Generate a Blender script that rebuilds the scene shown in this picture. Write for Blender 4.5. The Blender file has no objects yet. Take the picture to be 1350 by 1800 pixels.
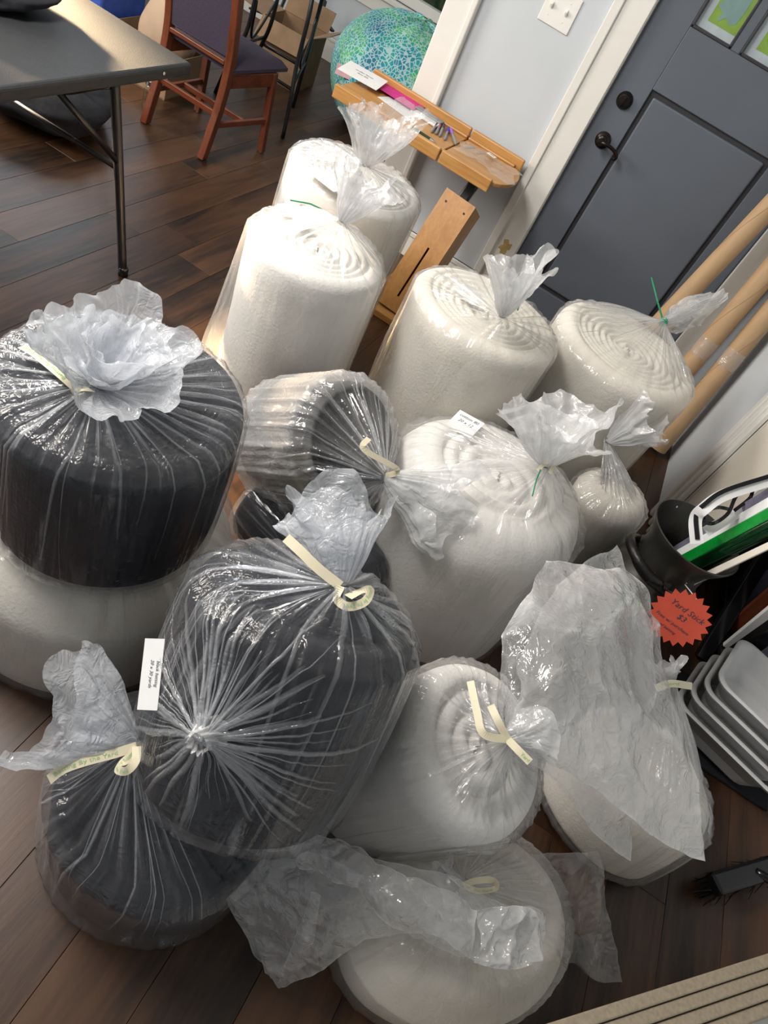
import bpy, bmesh, math, random
import numpy as np
from mathutils import Vector, Matrix

scene = bpy.context.scene
COL = scene.collection
PI = math.pi

# ------------------------------------------------------------------ camera, world, lights, exposure
cam_data = bpy.data.cameras.new('camera')
cam_data.sensor_width = 36.0
cam_data.lens = 36.0 * 1230.0 / 1800.0
cam_data.clip_start = 0.02
cam = bpy.data.objects.new('camera', cam_data)
COL.objects.link(cam)
R = ((0.832044, 0.551330, -0.061144), (0.414526, -0.544737, 0.728992), (0.368608, -0.631899, -0.681786))
cam.matrix_world = Matrix(((R[0][0], -R[0][1], -R[0][2], 0), (R[1][0], -R[1][1], -R[1][2], 0),
                           (R[2][0], -R[2][1], -R[2][2], 1.7), (0, 0, 0, 1)))
scene.camera = cam

world = bpy.data.worlds.new('world')
scene.world = world
world.use_nodes = True
bg = world.node_tree.nodes['Background']
bg.inputs[0].default_value = (0.86, 0.90, 0.95, 1)
bg.inputs[1].default_value = 0.27

def area_light(name, loc, target, sx, sy, power, color, spread=180):
    l = bpy.data.lights.new(name, 'AREA')
    l.shape = 'RECTANGLE'
    l.size, l.size_y = sx, sy
    l.energy = power
    l.color = color
    l.spread = math.radians(spread)
    o = bpy.data.objects.new(name, l)
    o.location = loc
    o.rotation_euler = (Vector(target) - Vector(loc)).to_track_quat('-Z', 'Y').to_euler()
    COL.objects.link(o)
    return o

area_light('ceiling_fixture', (-1.75, 1.05, 2.60), (-0.5, 1.35, 0.0), 1.3, 0.6, 80, (1.0, 0.96, 0.91))
area_light('window_daylight', (-4.4, 1.3, 1.85), (0.1, 2.0, 0.6), 2.0, 1.2, 125, (1.0, 0.93, 0.83))
area_light('far_window_daylight', (-4.9, 5.7, 1.7), (-1.0, 1.0, 0.3), 2.2, 1.4, 55, (0.84, 0.92, 1.0))
area_light('low_sun_beam', (-4.4, 2.9, 1.25), (-0.75, 1.80, 0.28), 0.30, 0.22, 26, (1.0, 0.72, 0.42), 14)

vs = scene.view_settings
vs.view_transform = 'Standard'
vs.look = 'None'
vs.gamma = 1.0
vs.use_curve_mapping = False
vs.exposure = 0.06
scene.cycles.max_bounces = 6
scene.cycles.diffuse_bounces = 4
scene.cycles.glossy_bounces = 3
scene.cycles.transparent_max_bounces = 20
scene.cycles.adaptive_threshold = 0.03
scene.cycles.use_denoising = True
scene.cycles.caustics_reflective = False
scene.cycles.caustics_refractive = False

# ------------------------------------------------------------------ materials
def new_mat(name):
    m = bpy.data.materials.new(name)
    m.use_nodes = True
    nt = m.node_tree
    for n in list(nt.nodes):
        nt.nodes.remove(n)
    out = nt.nodes.new('ShaderNodeOutputMaterial')
    return m, nt, out

def nd(nt, t, **kw):
    n = nt.nodes.new(t)
    for k, v in kw.items():
        if k.startswith('in_'):
            n.inputs[k[3:].replace('_', ' ')].default_value = v
        else:
            setattr(n, k, v)
    return n

def ramp(nt, fac, stops):
    r = nt.nodes.new('ShaderNodeValToRGB')
    e = r.color_ramp.elements
    while len(e) > 1:
        e.remove(e[-1])
    for i, (p, c) in enumerate(stops):
        if len(c) == 3:
            c = tuple(c) + (1,)
        if i == 0:
            e[0].position, e[0].color = p, c
        else:
            x = e.new(p)
            x.color = c
    nt.links.new(fac, r.inputs[0])
    return r.outputs[0]

def math_node(nt, op, a, b=None, clamp=False):
    n = nt.nodes.new('ShaderNodeMath')
    n.operation = op
    n.use_clamp = clamp
    for i, v in enumerate((a, b)):
        if v is None:
            continue
        if isinstance(v, (int, float)):
            n.inputs[i].default_value = v
        else:
            nt.links.new(v, n.inputs[i])
    return n.outputs[0]

def simple(name, col, rough=0.5, metal=0.0, var=0.12, scale=20.0, bump=0.0, bscale=80.0, stretch=None,
           sheen=0.0, spec=0.5, coat=0.0, col2=None):
    m, nt, out = new_mat(name)
    p = nt.nodes.new('ShaderNodeBsdfPrincipled')
    nt.links.new(p.outputs[0], out.inputs[0])
    tc = nt.nodes.new('ShaderNodeTexCoord')
    vec = tc.outputs['Object']
    if stretch:
        mp = nt.nodes.new('ShaderNodeMapping')
        mp.inputs['Scale'].default_value = stretch
        nt.links.new(vec, mp.inputs[0])
        vec = mp.outputs[0]
    n = nd(nt, 'ShaderNodeTexNoise', in_Scale=scale, in_Detail=5.0)
    nt.links.new(vec, n.inputs['Vector'])
    a = tuple(max(0, c * (1 - var)) for c in (col2 or col))
    b = tuple(min(1, c * (1 + var)) for c in col)
    nt.links.new(ramp(nt, n.outputs[0], [(0.3, a), (0.7, b)]), p.inputs['Base Color'])
    p.inputs['Roughness'].default_value = rough
    p.inputs['Metallic'].default_value = metal
    p.inputs['Specular IOR Level'].default_value = spec
    p.inputs['Sheen Weight'].default_value = sheen
    p.inputs['Coat Weight'].default_value = coat
    if bump:
        n2 = nd(nt, 'ShaderNodeTexNoise', in_Scale=bscale, in_Detail=4.0)
        nt.links.new(vec, n2.inputs['Vector'])
        bp = nd(nt, 'ShaderNodeBump', in_Strength=bump, in_Distance=0.004)
        nt.links.new(n2.outputs[0], bp.inputs['Height'])
        nt.links.new(bp.outputs[0], p.inputs['Normal'])
    return m

def wood(name, dark, light, stretch=(14, 1.2, 14), rough=0.35, rnd=0.0, coat=0.0, blotch=0.0):
    m, nt, out = new_mat(name)
    p = nt.nodes.new('ShaderNodeBsdfPrincipled')
    nt.links.new(p.outputs[0], out.inputs[0])
    tc = nt.nodes.new('ShaderNodeTexCoord')
    oi = nt.nodes.new('ShaderNodeObjectInfo')
    mp = nt.nodes.new('ShaderNodeMapping')
    mp.inputs['Scale'].default_value = stretch
    nt.links.new(tc.outputs['Object'], mp.inputs[0])
    off = nt.nodes.new('ShaderNodeCombineXYZ')
    nt.links.new(math_node(nt, 'MULTIPLY', oi.outputs['Random'], 40.0), off.inputs[0])
    nt.links.new(math_node(nt, 'MULTIPLY', oi.outputs['Random'], 17.0), off.inputs[1])
    nt.links.new(off.outputs[0], mp.inputs['Location'])
    n = nd(nt, 'ShaderNodeTexNoise', in_Scale=1.0, in_Detail=8.0, in_Roughness=0.65, in_Distortion=0.6)
    nt.links.new(mp.outputs[0], n.inputs['Vector'])
    mp2 = nt.nodes.new('ShaderNodeMapping')
    mp2.inputs['Scale'].default_value = tuple(s * 6 for s in stretch)
    nt.links.new(tc.outputs['Object'], mp2.inputs[0])
    n2 = nd(nt, 'ShaderNodeTexNoise', in_Scale=1.0, in_Detail=3.0)
    nt.links.new(mp2.outputs[0], n2.inputs['Vector'])
    f = math_node(nt, 'ADD', math_node(nt, 'MULTIPLY', n.outputs[0], 0.75), math_node(nt, 'MULTIPLY', n2.outputs[0], 0.25))
    if rnd:
        f = math_node(nt, 'ADD', f, math_node(nt, 'MULTIPLY', math_node(nt, 'SUBTRACT', oi.outputs['Random'], 0.5), rnd))
    if blotch:
        nb = nd(nt, 'ShaderNodeTexNoise', in_Scale=0.35, in_Detail=4.0, in_Roughness=0.6, in_Distortion=0.8)
        nt.links.new(mp.outputs[0], nb.inputs['Vector'])
        f = math_node(nt, 'ADD', f, math_node(nt, 'MULTIPLY', math_node(nt, 'SUBTRACT', nb.outputs[0], 0.5), blotch))
    mid = tuple((a + b) / 2 for a, b in zip(dark, light))
    nt.links.new(ramp(nt, f, [(0.30, dark), (0.5, mid), (0.72, light)]), p.inputs['Base Color'])
    p.inputs['Roughness'].default_value = rough
    p.inputs['Coat Weight'].default_value = coat
    bp = nd(nt, 'ShaderNodeBump', in_Strength=0.35, in_Distance=0.002)
    nt.links.new(f, bp.inputs['Height'])
    nt.links.new(bp.outputs[0], p.inputs['Normal'])
    return m

def film_mat(name, tint=(0.93, 0.94, 0.95), streak=1.0, base=0.75, gloss=0.75, stretch=(70, 5), bump=0.6, rough=0.10, crinkle=0.9, facet=0.5, spec=0.05):
    """Thin polythene: partly clear, partly milky where it lies in folds, glossy, pleats running along the bag (UV v)."""
    m, nt, out = new_mat(name)
    L = nt.links.new
    uv = nt.nodes.new('ShaderNodeUVMap')
    at = nd(nt, 'ShaderNodeAttribute', attribute_name='layers')
    ak = nd(nt, 'ShaderNodeAttribute', attribute_name='streaky')
    tc = nt.nodes.new('ShaderNodeTexCoord')
    mp = nt.nodes.new('ShaderNodeMapping')
    mp.inputs['Scale'].default_value = (stretch[0], stretch[1], 1)
    L(uv.outputs[0], mp.inputs[0])
    n1 = nd(nt, 'ShaderNodeTexNoise', in_Scale=1.0, in_Detail=2.5, in_Distortion=1.6)
    L(mp.outputs[0], n1.inputs['Vector'])
    n3 = nd(nt, 'ShaderNodeTexNoise', in_Scale=9.0, in_Detail=0.0)
    L(tc.outputs['Object'], n3.inputs['Vector'])
    st = ramp(nt, n1.outputs[0], [(0.55, (0, 0, 0)), (0.74, (1, 1, 1))])
    patch = ramp(nt, n3.outputs[0], [(0.38, (0.08, 0.08, 0.08)), (0.68, (1, 1, 1))])
    st = math_node(nt, 'MULTIPLY', st, patch)
    n2 = nd(nt, 'ShaderNodeTexNoise', in_Scale=30.0, in_Detail=2.0, in_Distortion=1.8)
    L(tc.outputs['Object'], n2.inputs['Vector'])
    rid = math_node(nt, 'ABSOLUTE', math_node(nt, 'SUBTRACT', n2.outputs[0], 0.5))
    h = math_node(nt, 'ADD', math_node(nt, 'MULTIPLY', math_node(nt, 'MULTIPLY', n1.outputs[0], ak.outputs['Fac']), 1.0), math_node(nt, 'MULTIPLY', math_node(nt, 'MULTIPLY', rid, crinkle), math_node(nt, 'ADD', math_node(nt, 'MULTIPLY', at.outputs['Fac'], 3.0), 0.1, clamp=True)))
    wv = nd(nt, 'ShaderNodeVectorMath', operation='MULTIPLY_ADD')
    L(n2.outputs['Color'], wv.inputs[0])
    wv.inputs[1].default_value = (0.05, 0.05, 0.05)
    L(tc.outputs['Object'], wv.inputs[2])
    vo = nd(nt, 'ShaderNodeTexVoronoi', in_Scale=17.0)
    L(wv.outputs[0], vo.inputs['Vector'])
    amt = math_node(nt, 'ADD', math_node(nt, 'MULTIPLY', at.outputs['Fac'], 2.2), 0.1, clamp=True)
    fc = math_node(nt, 'MULTIPLY', math_node(nt, 'MULTIPLY', vo.outputs['Distance'], facet * 2.5), amt)
    h = math_node(nt, 'ADD', h, fc)
    bp = nd(nt, 'ShaderNodeBump', in_Strength=bump, in_Distance=0.006)
    L(h, bp.inputs['Height'])
    lw = nd(nt, 'ShaderNodeLayerWeight', in_Blend=0.35)
    L(bp.outputs[0], lw.inputs['Normal'])
    lw2 = nd(nt, 'ShaderNodeLayerWeight', in_Blend=0.4)
    sa = math_node(nt, 'ADD', base, math_node(nt, 'MULTIPLY', st, streak))
    # a = layers * (1 + streaky * (sa - 1))
    a = math_node(nt, 'ADD', math_node(nt, 'MULTIPLY', math_node(nt, 'SUBTRACT', sa, 1.0), ak.outputs['Fac']), 1.0)
    a = math_node(nt, 'MULTIPLY', a, at.outputs['Fac'])
    a = math_node(nt, 'ADD', a, math_node(nt, 'MULTIPLY', lw2.outputs['Facing'], 0.11), clamp=True)
    a = math_node(nt, 'MINIMUM', a, 0.93)
    tr = nd(nt, 'ShaderNodeBsdfTransparent')
    tr.inputs[0].default_value = (0.975, 0.975, 0.98, 1)
    df = nd(nt, 'ShaderNodeBsdfDiffuse')
    df.inputs[0].default_value = tint + (1,)
    tl = nd(nt, 'ShaderNodeBsdfTranslucent')
    tl.inputs[0].default_value = tint + (1,)
    L(bp.outputs[0], df.inputs['Normal'])
    mx = nt.nodes.new('ShaderNodeMixShader')
    mx.inputs[0].default_value = 0.42
    L(df.outputs[0], mx.inputs[1])
    L(tl.outputs[0], mx.inputs[2])
    m1 = nt.nodes.new('ShaderNodeMixShader')
    L(a, m1.inputs[0])
    L(tr.outputs[0], m1.inputs[1])
    L(mx.outputs[0], m1.inputs[2])
    gl = nd(nt, 'ShaderNodeBsdfGlossy')
    gl.inputs['Color'].default_value = (1, 1, 1, 1)
    gl.inputs['Roughness'].default_value = rough
    L(bp.outputs[0], gl.inputs['Normal'])
    f = math_node(nt, 'POWER', lw.outputs['Facing'], 2.6)
    f = math_node(nt, 'ADD', math_node(nt, 'MULTIPLY', f, gloss), spec, clamp=True)
    m2 = nt.nodes.new('ShaderNodeMixShader')
    L(f, m2.inputs[0])
    L(m1.outputs[0], m2.inputs[1])
    L(gl.outputs[0], m2.inputs[2])
    L(m2.outputs[0], out.inputs[0])
    return m

def glass_mat(name):
    m, nt, out = new_mat(name)
    tr = nd(nt, 'ShaderNodeBsdfTransparent')
    tr.inputs[0].default_value = (0.93, 0.96, 0.95, 1)
    gl = nd(nt, 'ShaderNodeBsdfGlossy')
    gl.inputs['Roughness'].default_value = 0.03
    n = nd(nt, 'ShaderNodeTexNoise', in_Scale=3.0)
    bp = nd(nt, 'ShaderNodeBump', in_Strength=0.03)
    nt.links.new(n.outputs[0], bp.inputs['Height'])
    nt.links.new(bp.outputs[0], gl.inputs['Normal'])
    mx = nt.nodes.new('ShaderNodeMixShader')
    mx.inputs[0].default_value = 0.08
    nt.links.new(tr.outputs[0], mx.inputs[1])
    nt.links.new(gl.outputs[0], mx.inputs[2])
    nt.links.new(mx.outputs[0], out.inputs[0])
    return m

def beanbag_mat(name):
    m, nt, out = new_mat(name)
    p = nt.nodes.new('ShaderNodeBsdfPrincipled')
    nt.links.new(p.outputs[0], out.inputs[0])
    tc = nt.nodes.new('ShaderNodeTexCoord')
    wn = nd(nt, 'ShaderNodeTexNoise', in_Scale=7.0, in_Detail=2.0)
    nt.links.new(tc.outputs['Object'], wn.inputs['Vector'])
    va = nt.nodes.new('ShaderNodeVectorMath')
    va.operation = 'MULTIPLY_ADD'
    nt.links.new(wn.outputs['Color'], va.inputs[0])
    va.inputs[1].default_value = (0.08, 0.08, 0.08)
    nt.links.new(tc.outputs['Object'], va.inputs[2])
    vo = nd(nt, 'ShaderNodeTexVoronoi', in_Scale=42.0)
    vo.feature = 'DISTANCE_TO_EDGE'
    nt.links.new(va.outputs[0], vo.inputs['Vector'])
    n = nd(nt, 'ShaderNodeTexNoise', in_Scale=5.0, in_Detail=2.0)
    nt.links.new(tc.outputs['Object'], n.inputs['Vector'])
    colr = ramp(nt, n.outputs[0], [(0.34, (0.02, 0.20, 0.34)), (0.46, (0.02, 0.36, 0.42)), (0.54, (0.04, 0.42, 0.30)), (0.60, (0.10, 0.55, 0.16)), (0.68, (0.03, 0.34, 0.42))])
    v2 = nd(nt, 'ShaderNodeTexVoronoi', in_Scale=36.0)
    nt.links.new(va.outputs[0], v2.inputs['Vector'])
    edge = math_node(nt, 'MULTIPLY', ramp(nt, vo.outputs['Distance'], [(0.07, (1, 1, 1)), (0.12, (0, 0, 0))]), 1.0)
    core = ramp(nt, v2.outputs['Distance'], [(0.16, (1, 1, 1)), (0.22, (0, 0, 0))])
    f = math_node(nt, 'MULTIPLY', math_node(nt, 'MAXIMUM', edge, core), 0.85)
    mx = nd(nt, 'ShaderNodeMixRGB')
    nt.links.new(f, mx.inputs[0])
    nt.links.new(colr, mx.inputs[1])
    mx.inputs[2].default_value = (0.52, 0.74, 0.76, 1)
    nt.links.new(mx.outputs[0], p.inputs['Base Color'])
    p.inputs['Roughness'].default_value = 0.8
    return m

M = {}
M['plank'] = wood('dark plank', (0.0115, 0.0056, 0.0030), (0.105, 0.047, 0.021), (11, 1.1, 11), rough=0.40, rnd=0.08, blotch=0.75)
M['subfloor'] = simple('dark joint', (0.010, 0.007, 0.005), 0.8)
M['wall'] = simple('pale blue grey paint', (0.56, 0.60, 0.64), 0.75, var=0.03, scale=3, bump=0.05, bscale=200)
M['trim'] = simple('white trim paint', (0.76, 0.75, 0.71), 0.45, var=0.04, scale=4, bump=0.04)
M['cream'] = simple('cream panel paint', (0.62, 0.57, 0.49), 0.55, var=0.05, scale=5, bump=0.08)
M['door'] = simple('slate door paint', (0.108, 0.124, 0.152), 0.42, var=0.06, scale=3)
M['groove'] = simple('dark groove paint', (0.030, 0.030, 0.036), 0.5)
M['bronze'] = simple('oil rubbed bronze', (0.022, 0.016, 0.014), 0.28, 0.7, var=0.2)
M['plate'] = simple('white plastic plate', (0.80, 0.79, 0.76), 0.35, var=0.02)
M['grey_metal'] = simple('screw metal', (0.55, 0.55, 0.55), 0.3, 1.0)
M['glass'] = glass_mat('window glass')
M['cream_batting'] = simple('cream batting', (0.775, 0.73, 0.645), 0.95, var=0.05, scale=9, bump=0.45, bscale=140, sheen=0.1, spec=0.1)
M['white_batting'] = simple('white batting', (0.79, 0.77, 0.725), 0.95, var=0.04, scale=9, bump=0.4, bscale=120, sheen=0.1, spec=0.1)
M['black_batting'] = simple('black batting', (0.0065, 0.0065, 0.0115), 0.95, var=0.2, scale=30, bump=0.25, bscale=120, sheen=0.04, spec=0.05)
M['film'] = film_mat('clear bag film', streak=1.1, base=0.7, stretch=(40, 4), spec=0.055)
M['film_dark'] = film_mat('clear bag film over black', tint=(0.80, 0.83, 0.88), streak=2.6, base=0.40, gloss=0.85, stretch=(38, 2.6), bump=0.75, crinkle=1.5, spec=0.030, facet=0.25)
M['film_milky'] = film_mat('milky bag film', tint=(0.90, 0.905, 0.915), streak=0.5, base=0.9, gloss=0.8, stretch=(14, 4), bump=0.6, rough=0.08, spec=0.075, facet=0.8)
M['tape'] = simple('cream tie tape', (0.78, 0.71, 0.52), 0.6, var=0.04)
M['green_ink'] = simple('green print', (0.36, 0.60, 0.30), 0.6)
M['zip_tie'] = simple('green zip tie', (0.01, 0.22, 0.11), 0.35)
M['paper'] = simple('white paper', (0.80, 0.80, 0.80), 0.7, var=0.03)
M['ink'] = simple('dark ink', (0.05, 0.05, 0.07), 0.6)
M['table'] = simple('charcoal blow moulded plastic', (0.025, 0.027, 0.030), 0.70, var=0.08, scale=40, bump=0.25, bscale=260, spec=0.3)
M['black_metal'] = simple('black metal', (0.010, 0.010, 0.011), 0.35, 0.2)
M['black_gloss'] = simple('black gloss', (0.008, 0.008, 0.010), 0.18)
M['cherry'] = wood('cherry wood', (0.070, 0.016, 0.006), (0.205, 0.055, 0.022), (18, 18, 2.0), rough=0.35)
M['cherry_x'] = wood('cherry wood rails', (0.070, 0.016, 0.006), (0.205, 0.055, 0.022), (3, 18, 18), rough=0.35)
M['purple'] = simple('purple upholstery', (0.045, 0.034, 0.060), 0.9, var=0.25, scale=200, bump=0.3, bscale=300)
M['cardboard'] = simple('cardboard', (0.30, 0.19, 0.11), 0.8, var=0.12, scale=12)
M['tan'] = simple('tan paper', (0.50, 0.36, 0.25), 0.75, var=0.1, scale=8)
M['pine'] = wood('pine', (0.38, 0.17, 0.045), (0.62, 0.34, 0.115), (2.0, 26, 26), rough=0.4)
M['pine_post'] = wood('pine post', (0.34, 0.145, 0.035), (0.56, 0.29, 0.09), (22, 22, 2.0), rough=0.4)
M['kraft'] = simple('kraft tube', (0.46, 0.30, 0.165), 0.65, var=0.08, scale=30, stretch=(1, 1, 0.2))
M['can'] = simple('pewter milk can', (0.085, 0.080, 0.072), 0.38, 0.75, var=0.2, scale=8, bump=0.1, bscale=60)
M['can_handle'] = simple('hammered black iron', (0.030, 0.028, 0.027), 0.35, 0.6, bump=0.5, bscale=70)
M['green_foil'] = simple('green foil', (0.004, 0.30, 0.035), 0.12, 0.25, var=0.3, scale=10)
M['green_dark'] = simple('dark green foil', (0.003, 0.035, 0.010), 0.08, 0.6, var=0.2)
M['red_card'] = simple('red card', (0.62, 0.085, 0.045), 0.55, var=0.06)
M['white_plastic'] = simple('white plastic', (0.66, 0.66, 0.665), 0.35, var=0.02)
M['dark_fabric'] = simple('navy black fabric', (0.014, 0.015, 0.021), 0.9, var=0.3, scale=60)
M['blue'] = simple('blue plastic', (0.05, 0.11, 0.50), 0.4)
M['pink'] = simple('pink paper', (0.62, 0.03, 0.26), 0.6)
M['pink_light'] = simple('pale pink card', (0.85, 0.50, 0.55), 0.6)
M['beanbag'] = beanbag_mat('printed bean bag cotton')
M['fibre'] = simple('fibreboard', (0.34, 0.28, 0.20), 0.8, var=0.14, scale=120)
M['leaf'] = simple('leaf green', (0.03, 0.10, 0.03), 0.6, var=0.5, scale=20)
M['sticker_green'] = simple('lime print', (0.32, 0.50, 0.02), 0.5)
M['sticker_teal'] = simple('pale teal print', (0.26, 0.40, 0.40), 0.5)
M['sticker_white'] = simple('white print', (0.72, 0.72, 0.82), 0.5)
M['pen_grey'] = simple('pen grey', (0.22, 0.22, 0.23), 0.35)
M['pen_green'] = simple('pen dark green', (0.01, 0.04, 0.02), 0.3)
M['lilac'] = simple('lilac card', (0.16, 0.15, 0.22), 0.6)
M['chip'] = simple('tan paint chip', (0.50, 0.36, 0.14), 0.7, var=0.2, scale=40)
M['pen_blue'] = simple('blue cap', (0.02, 0.03, 0.45), 0.35)
M['pen_red'] = simple('red cap', (0.60, 0.05, 0.06), 0.35)
M['pen_violet'] = simple('violet cap', (0.30, 0.12, 0.50), 0.35)

# ------------------------------------------------------------------ object helpers
LOC = {}

def tag(o, label=None, cat=None, group=None, kind=None):
    if label: o['label'] = label
    if cat: o['category'] = cat
    if group: o['group'] = group
    if kind: o['kind'] = kind
    return o

def thing(name, label, cat, loc=(0, 0, 0), group=None, kind=None):
    o = bpy.data.objects.new(name, None)
    o.empty_display_size = 0.1
    o.location = loc
    COL.objects.link(o)
    LOC[o.name] = np.array(loc, float)
    return tag(o, label, cat, group, kind)

def mesh_obj(name, verts, faces, mat, parent=None, smooth=False, uv=None, layers=None, streaky=None, loc=None, bevel=0, mats=None, fm=None, seg=2):
    verts = np.asarray(verts, float)
    if parent is not None:
        org = LOC[parent.name]
    else:
        org = np.array(loc if loc is not None else (0, 0, 0), float)
    me = bpy.data.meshes.new(name)
    me.from_pydata((verts - org).tolist(), [], [tuple(int(i) for i in f) for f in faces])
    for mm in (mats or [mat]):
        me.materials.append(mm)
    if fm is not None:
        me.polygons.foreach_set('material_index', np.asarray(fm, dtype=np.int32))
    if uv is not None:
        ul = me.uv_layers.new(name='UVMap')
        li = np.zeros(len(me.loops), dtype=np.int32)
        me.loops.foreach_get('vertex_index', li)
        ul.data.foreach_set('uv', np.asarray(uv, dtype=np.float32)[li].ravel())
    if layers is not None:
        a = me.attributes.new('layers', 'FLOAT', 'POINT')
        a.data.foreach_set('value', np.asarray(layers, dtype=np.float32))
        a = me.attributes.new('streaky', 'FLOAT', 'POINT')
        a.data.foreach_set('value', np.asarray(streaky if streaky is not None else np.full(len(verts), 0.6), dtype=np.float32))
    if bevel:
        bm = bmesh.new()
        bm.from_mesh(me)
        bmesh.ops.recalc_face_normals(bm, faces=bm.faces)
        ed = [e for e in bm.edges if len(e.link_faces) == 2 and e.calc_face_angle(0) > 0.6]
        bmesh.ops.bevel(bm, geom=ed, offset=bevel, segments=seg, profile=0.5, affect='EDGES', clamp_overlap=True)
        bm.to_mesh(me)
        bm.free()
    if smooth:
        me.polygons.foreach_set('use_smooth', np.ones(len(me.polygons), dtype=bool))
    me.update()
    o = bpy.data.objects.new(name, me)
    COL.objects.link(o)
    if parent is not None:
        o.parent = parent
        LOC[o.name] = org
    else:
        o.location = org
        LOC[o.name] = org
    return o

def unit(v):
    v = np.asarray(v, float)
    n = np.linalg.norm(v)
    return v / n if n > 1e-12 else v

def basis(a, hint=(0, 0, 1)):
    a = unit(a)
    h = np.asarray(hint, float)
    if abs(a.dot(unit(h))) > 0.97:
        h = np.array((1.0, 0, 0)) if abs(a[0]) < 0.9 else np.array((0, 1.0, 0))
    u = unit(np.cross(h, a))
    return u, np.cross(a, u)

def catmull(pts, n):
    p = np.asarray(pts, float)
    if len(p) < 3:
        t = np.linspace(0, 1, n)[:, None]
        return p[0] * (1 - t) + p[-1] * t
    p = np.vstack([2 * p[0] - p[1], p, 2 * p[-1] - p[-2]])
    m = len(p) - 3
    out = []
    for k in np.linspace(0, m - 1e-9, n):
        i = int(k)
        t = k - i
        a, b, c, d = p[i:i + 4]
        out.append(0.5 * (2 * b + (c - a) * t + (2 * a - 5 * b + 4 * c - d) * t * t + (3 * b - a - 3 * c + d) * t ** 3))
    return np.array(out)

class MB:
    def __init__(s):
        s.v, s.f, s.m = [], [], []
    def add(s, v, f, m=0):
        o = len(s.v)
        s.v += [tuple(map(float, x)) for x in v]
        s.f += [tuple(i + o for i in q) for q in f]
        s.m += [m] * len(f)
        return s
    def box(s, c, d, rot=None, m=0):
        d = np.asarray(d, float) / 2
        v = np.array([(x, y, z) for x in (-1, 1) for y in (-1, 1) for z in (-1, 1)], float) * d
        if rot is not None:
            v = v @ np.asarray(rot, float).T
        v = v + np.asarray(c, float)
        return s.add(v, [(0, 1, 3, 2), (4, 6, 7, 5), (0, 4, 5, 1), (2, 3, 7, 6), (0, 2, 6, 4), (1, 5, 7, 3)], m)
    def span(s, a, b, m=0):
        a, b = np.asarray(a, float), np.asarray(b, float)
        return s.box((a + b) / 2, np.abs(b - a), m=m)
    def bar(s, a, b, w, h, hint=(0, 0, 1), m=0):
        a, b = np.asarray(a, float), np.asarray(b, float)
        ax = unit(b - a)
        u, w2 = basis(ax, hint)
        return s.box((a + b) / 2, (w, h, np.linalg.norm(b - a)), np.array([u, w2, ax]).T, m)
    def tube(s, pts, r, n=10, smooth=0, cap=True, m=0):
        p = catmull(pts, smooth) if smooth else np.asarray(pts, float)
        rr = np.full(len(p), r, float) if np.isscalar(r) else np.interp(np.linspace(0, 1, len(p)), np.linspace(0, 1, len(r)), r)
        v, f = [], []
        u = None
        for i in range(len(p)):
            t = unit(p[min(i + 1, len(p) - 1)] - p[max(i - 1, 0)])
            if u is None:
                u, w = basis(t)
            else:
                u = unit(u - t * u.dot(t))
                w = np.cross(t, u)
            for k in range(n):
                a = 2 * PI * k / n
                v.append(p[i] + rr[i] * (math.cos(a) * u + math.sin(a) * w))
        for i in range(len(p) - 1):
            for k in range(n):
                k2 = (k + 1) % n
                f.append((i * n + k, i * n + k2, (i + 1) * n + k2, (i + 1) * n + k))
        if cap:
            f.append(tuple(range(n))[::-1])
            f.append(tuple((len(p) - 1) * n + k for k in range(n)))
        return s.add(v, f, m)
    def lathe(s, prof, o=(0, 0, 0), axis=(0, 0, 1), n=32, cap=True, m=0):
        ax = unit(axis)
        u, w = basis(ax)
        o = np.asarray(o, float)
        v, f = [], []
        for (r, z) in prof:
            for k in range(n):
                a = 2 * PI * k / n
                v.append(o + ax * z + r * (math.cos(a) * u + math.sin(a) * w))
        for i in range(len(prof) - 1):
            for k in range(n):
                k2 = (k + 1) % n
                f.append((i * n + k, i * n + k2, (i + 1) * n + k2, (i + 1) * n + k))
        if cap:
            f.append(tuple(range(n))[::-1])
            f.append(tuple((len(prof) - 1) * n + k for k in range(n)))
        return s.add(v, f, m)
    def prism(s, outline, o, u, w, d, m=0):
        o, u, w, d = (np.asarray(x, float) for x in (o, u, w, d))
        k = len(outline)
        b = [o + x * u + y * w for x, y in outline]
        v = b + [q + d for q in b]
        f = [tuple(range(k))[::-1], tuple(range(k, 2 * k))]
        f += [(i, (i + 1) % k, k + (i + 1) % k, k + i) for i in range(k)]
        return s.add(v, f, m)
    def grid(s, g, m=0, closed=False):
        a, b = g.shape[:2]
        v = g.reshape(-1, 3)
        f = []
        for i in range(a - 1):
            for j in range(b if closed else b - 1):
                j2 = (j + 1) % b
                f.append((i * b + j, i * b + j2, (i + 1) * b + j2, (i + 1) * b + j))
        return s.add(v, f, m)
    def build(s, name, mat, parent=None, smooth=False, bevel=0, loc=None, mats=None, seg=2):
        return mesh_obj(name, s.v, s.f, mat, parent, smooth, loc=loc, bevel=bevel, mats=mats, fm=s.m if mats else None, seg=seg)

def auto_smooth(o, ang=0.6):
    me = o.data
    bm = bmesh.new()
    bm.from_mesh(me)
    for e in bm.edges:
        if len(e.link_faces) == 2:
            e.smooth = e.calc_face_angle(0) < ang
    for f in bm.faces:
        f.smooth = True
    bm.to_mesh(me)
    bm.free()
    return o

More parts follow.
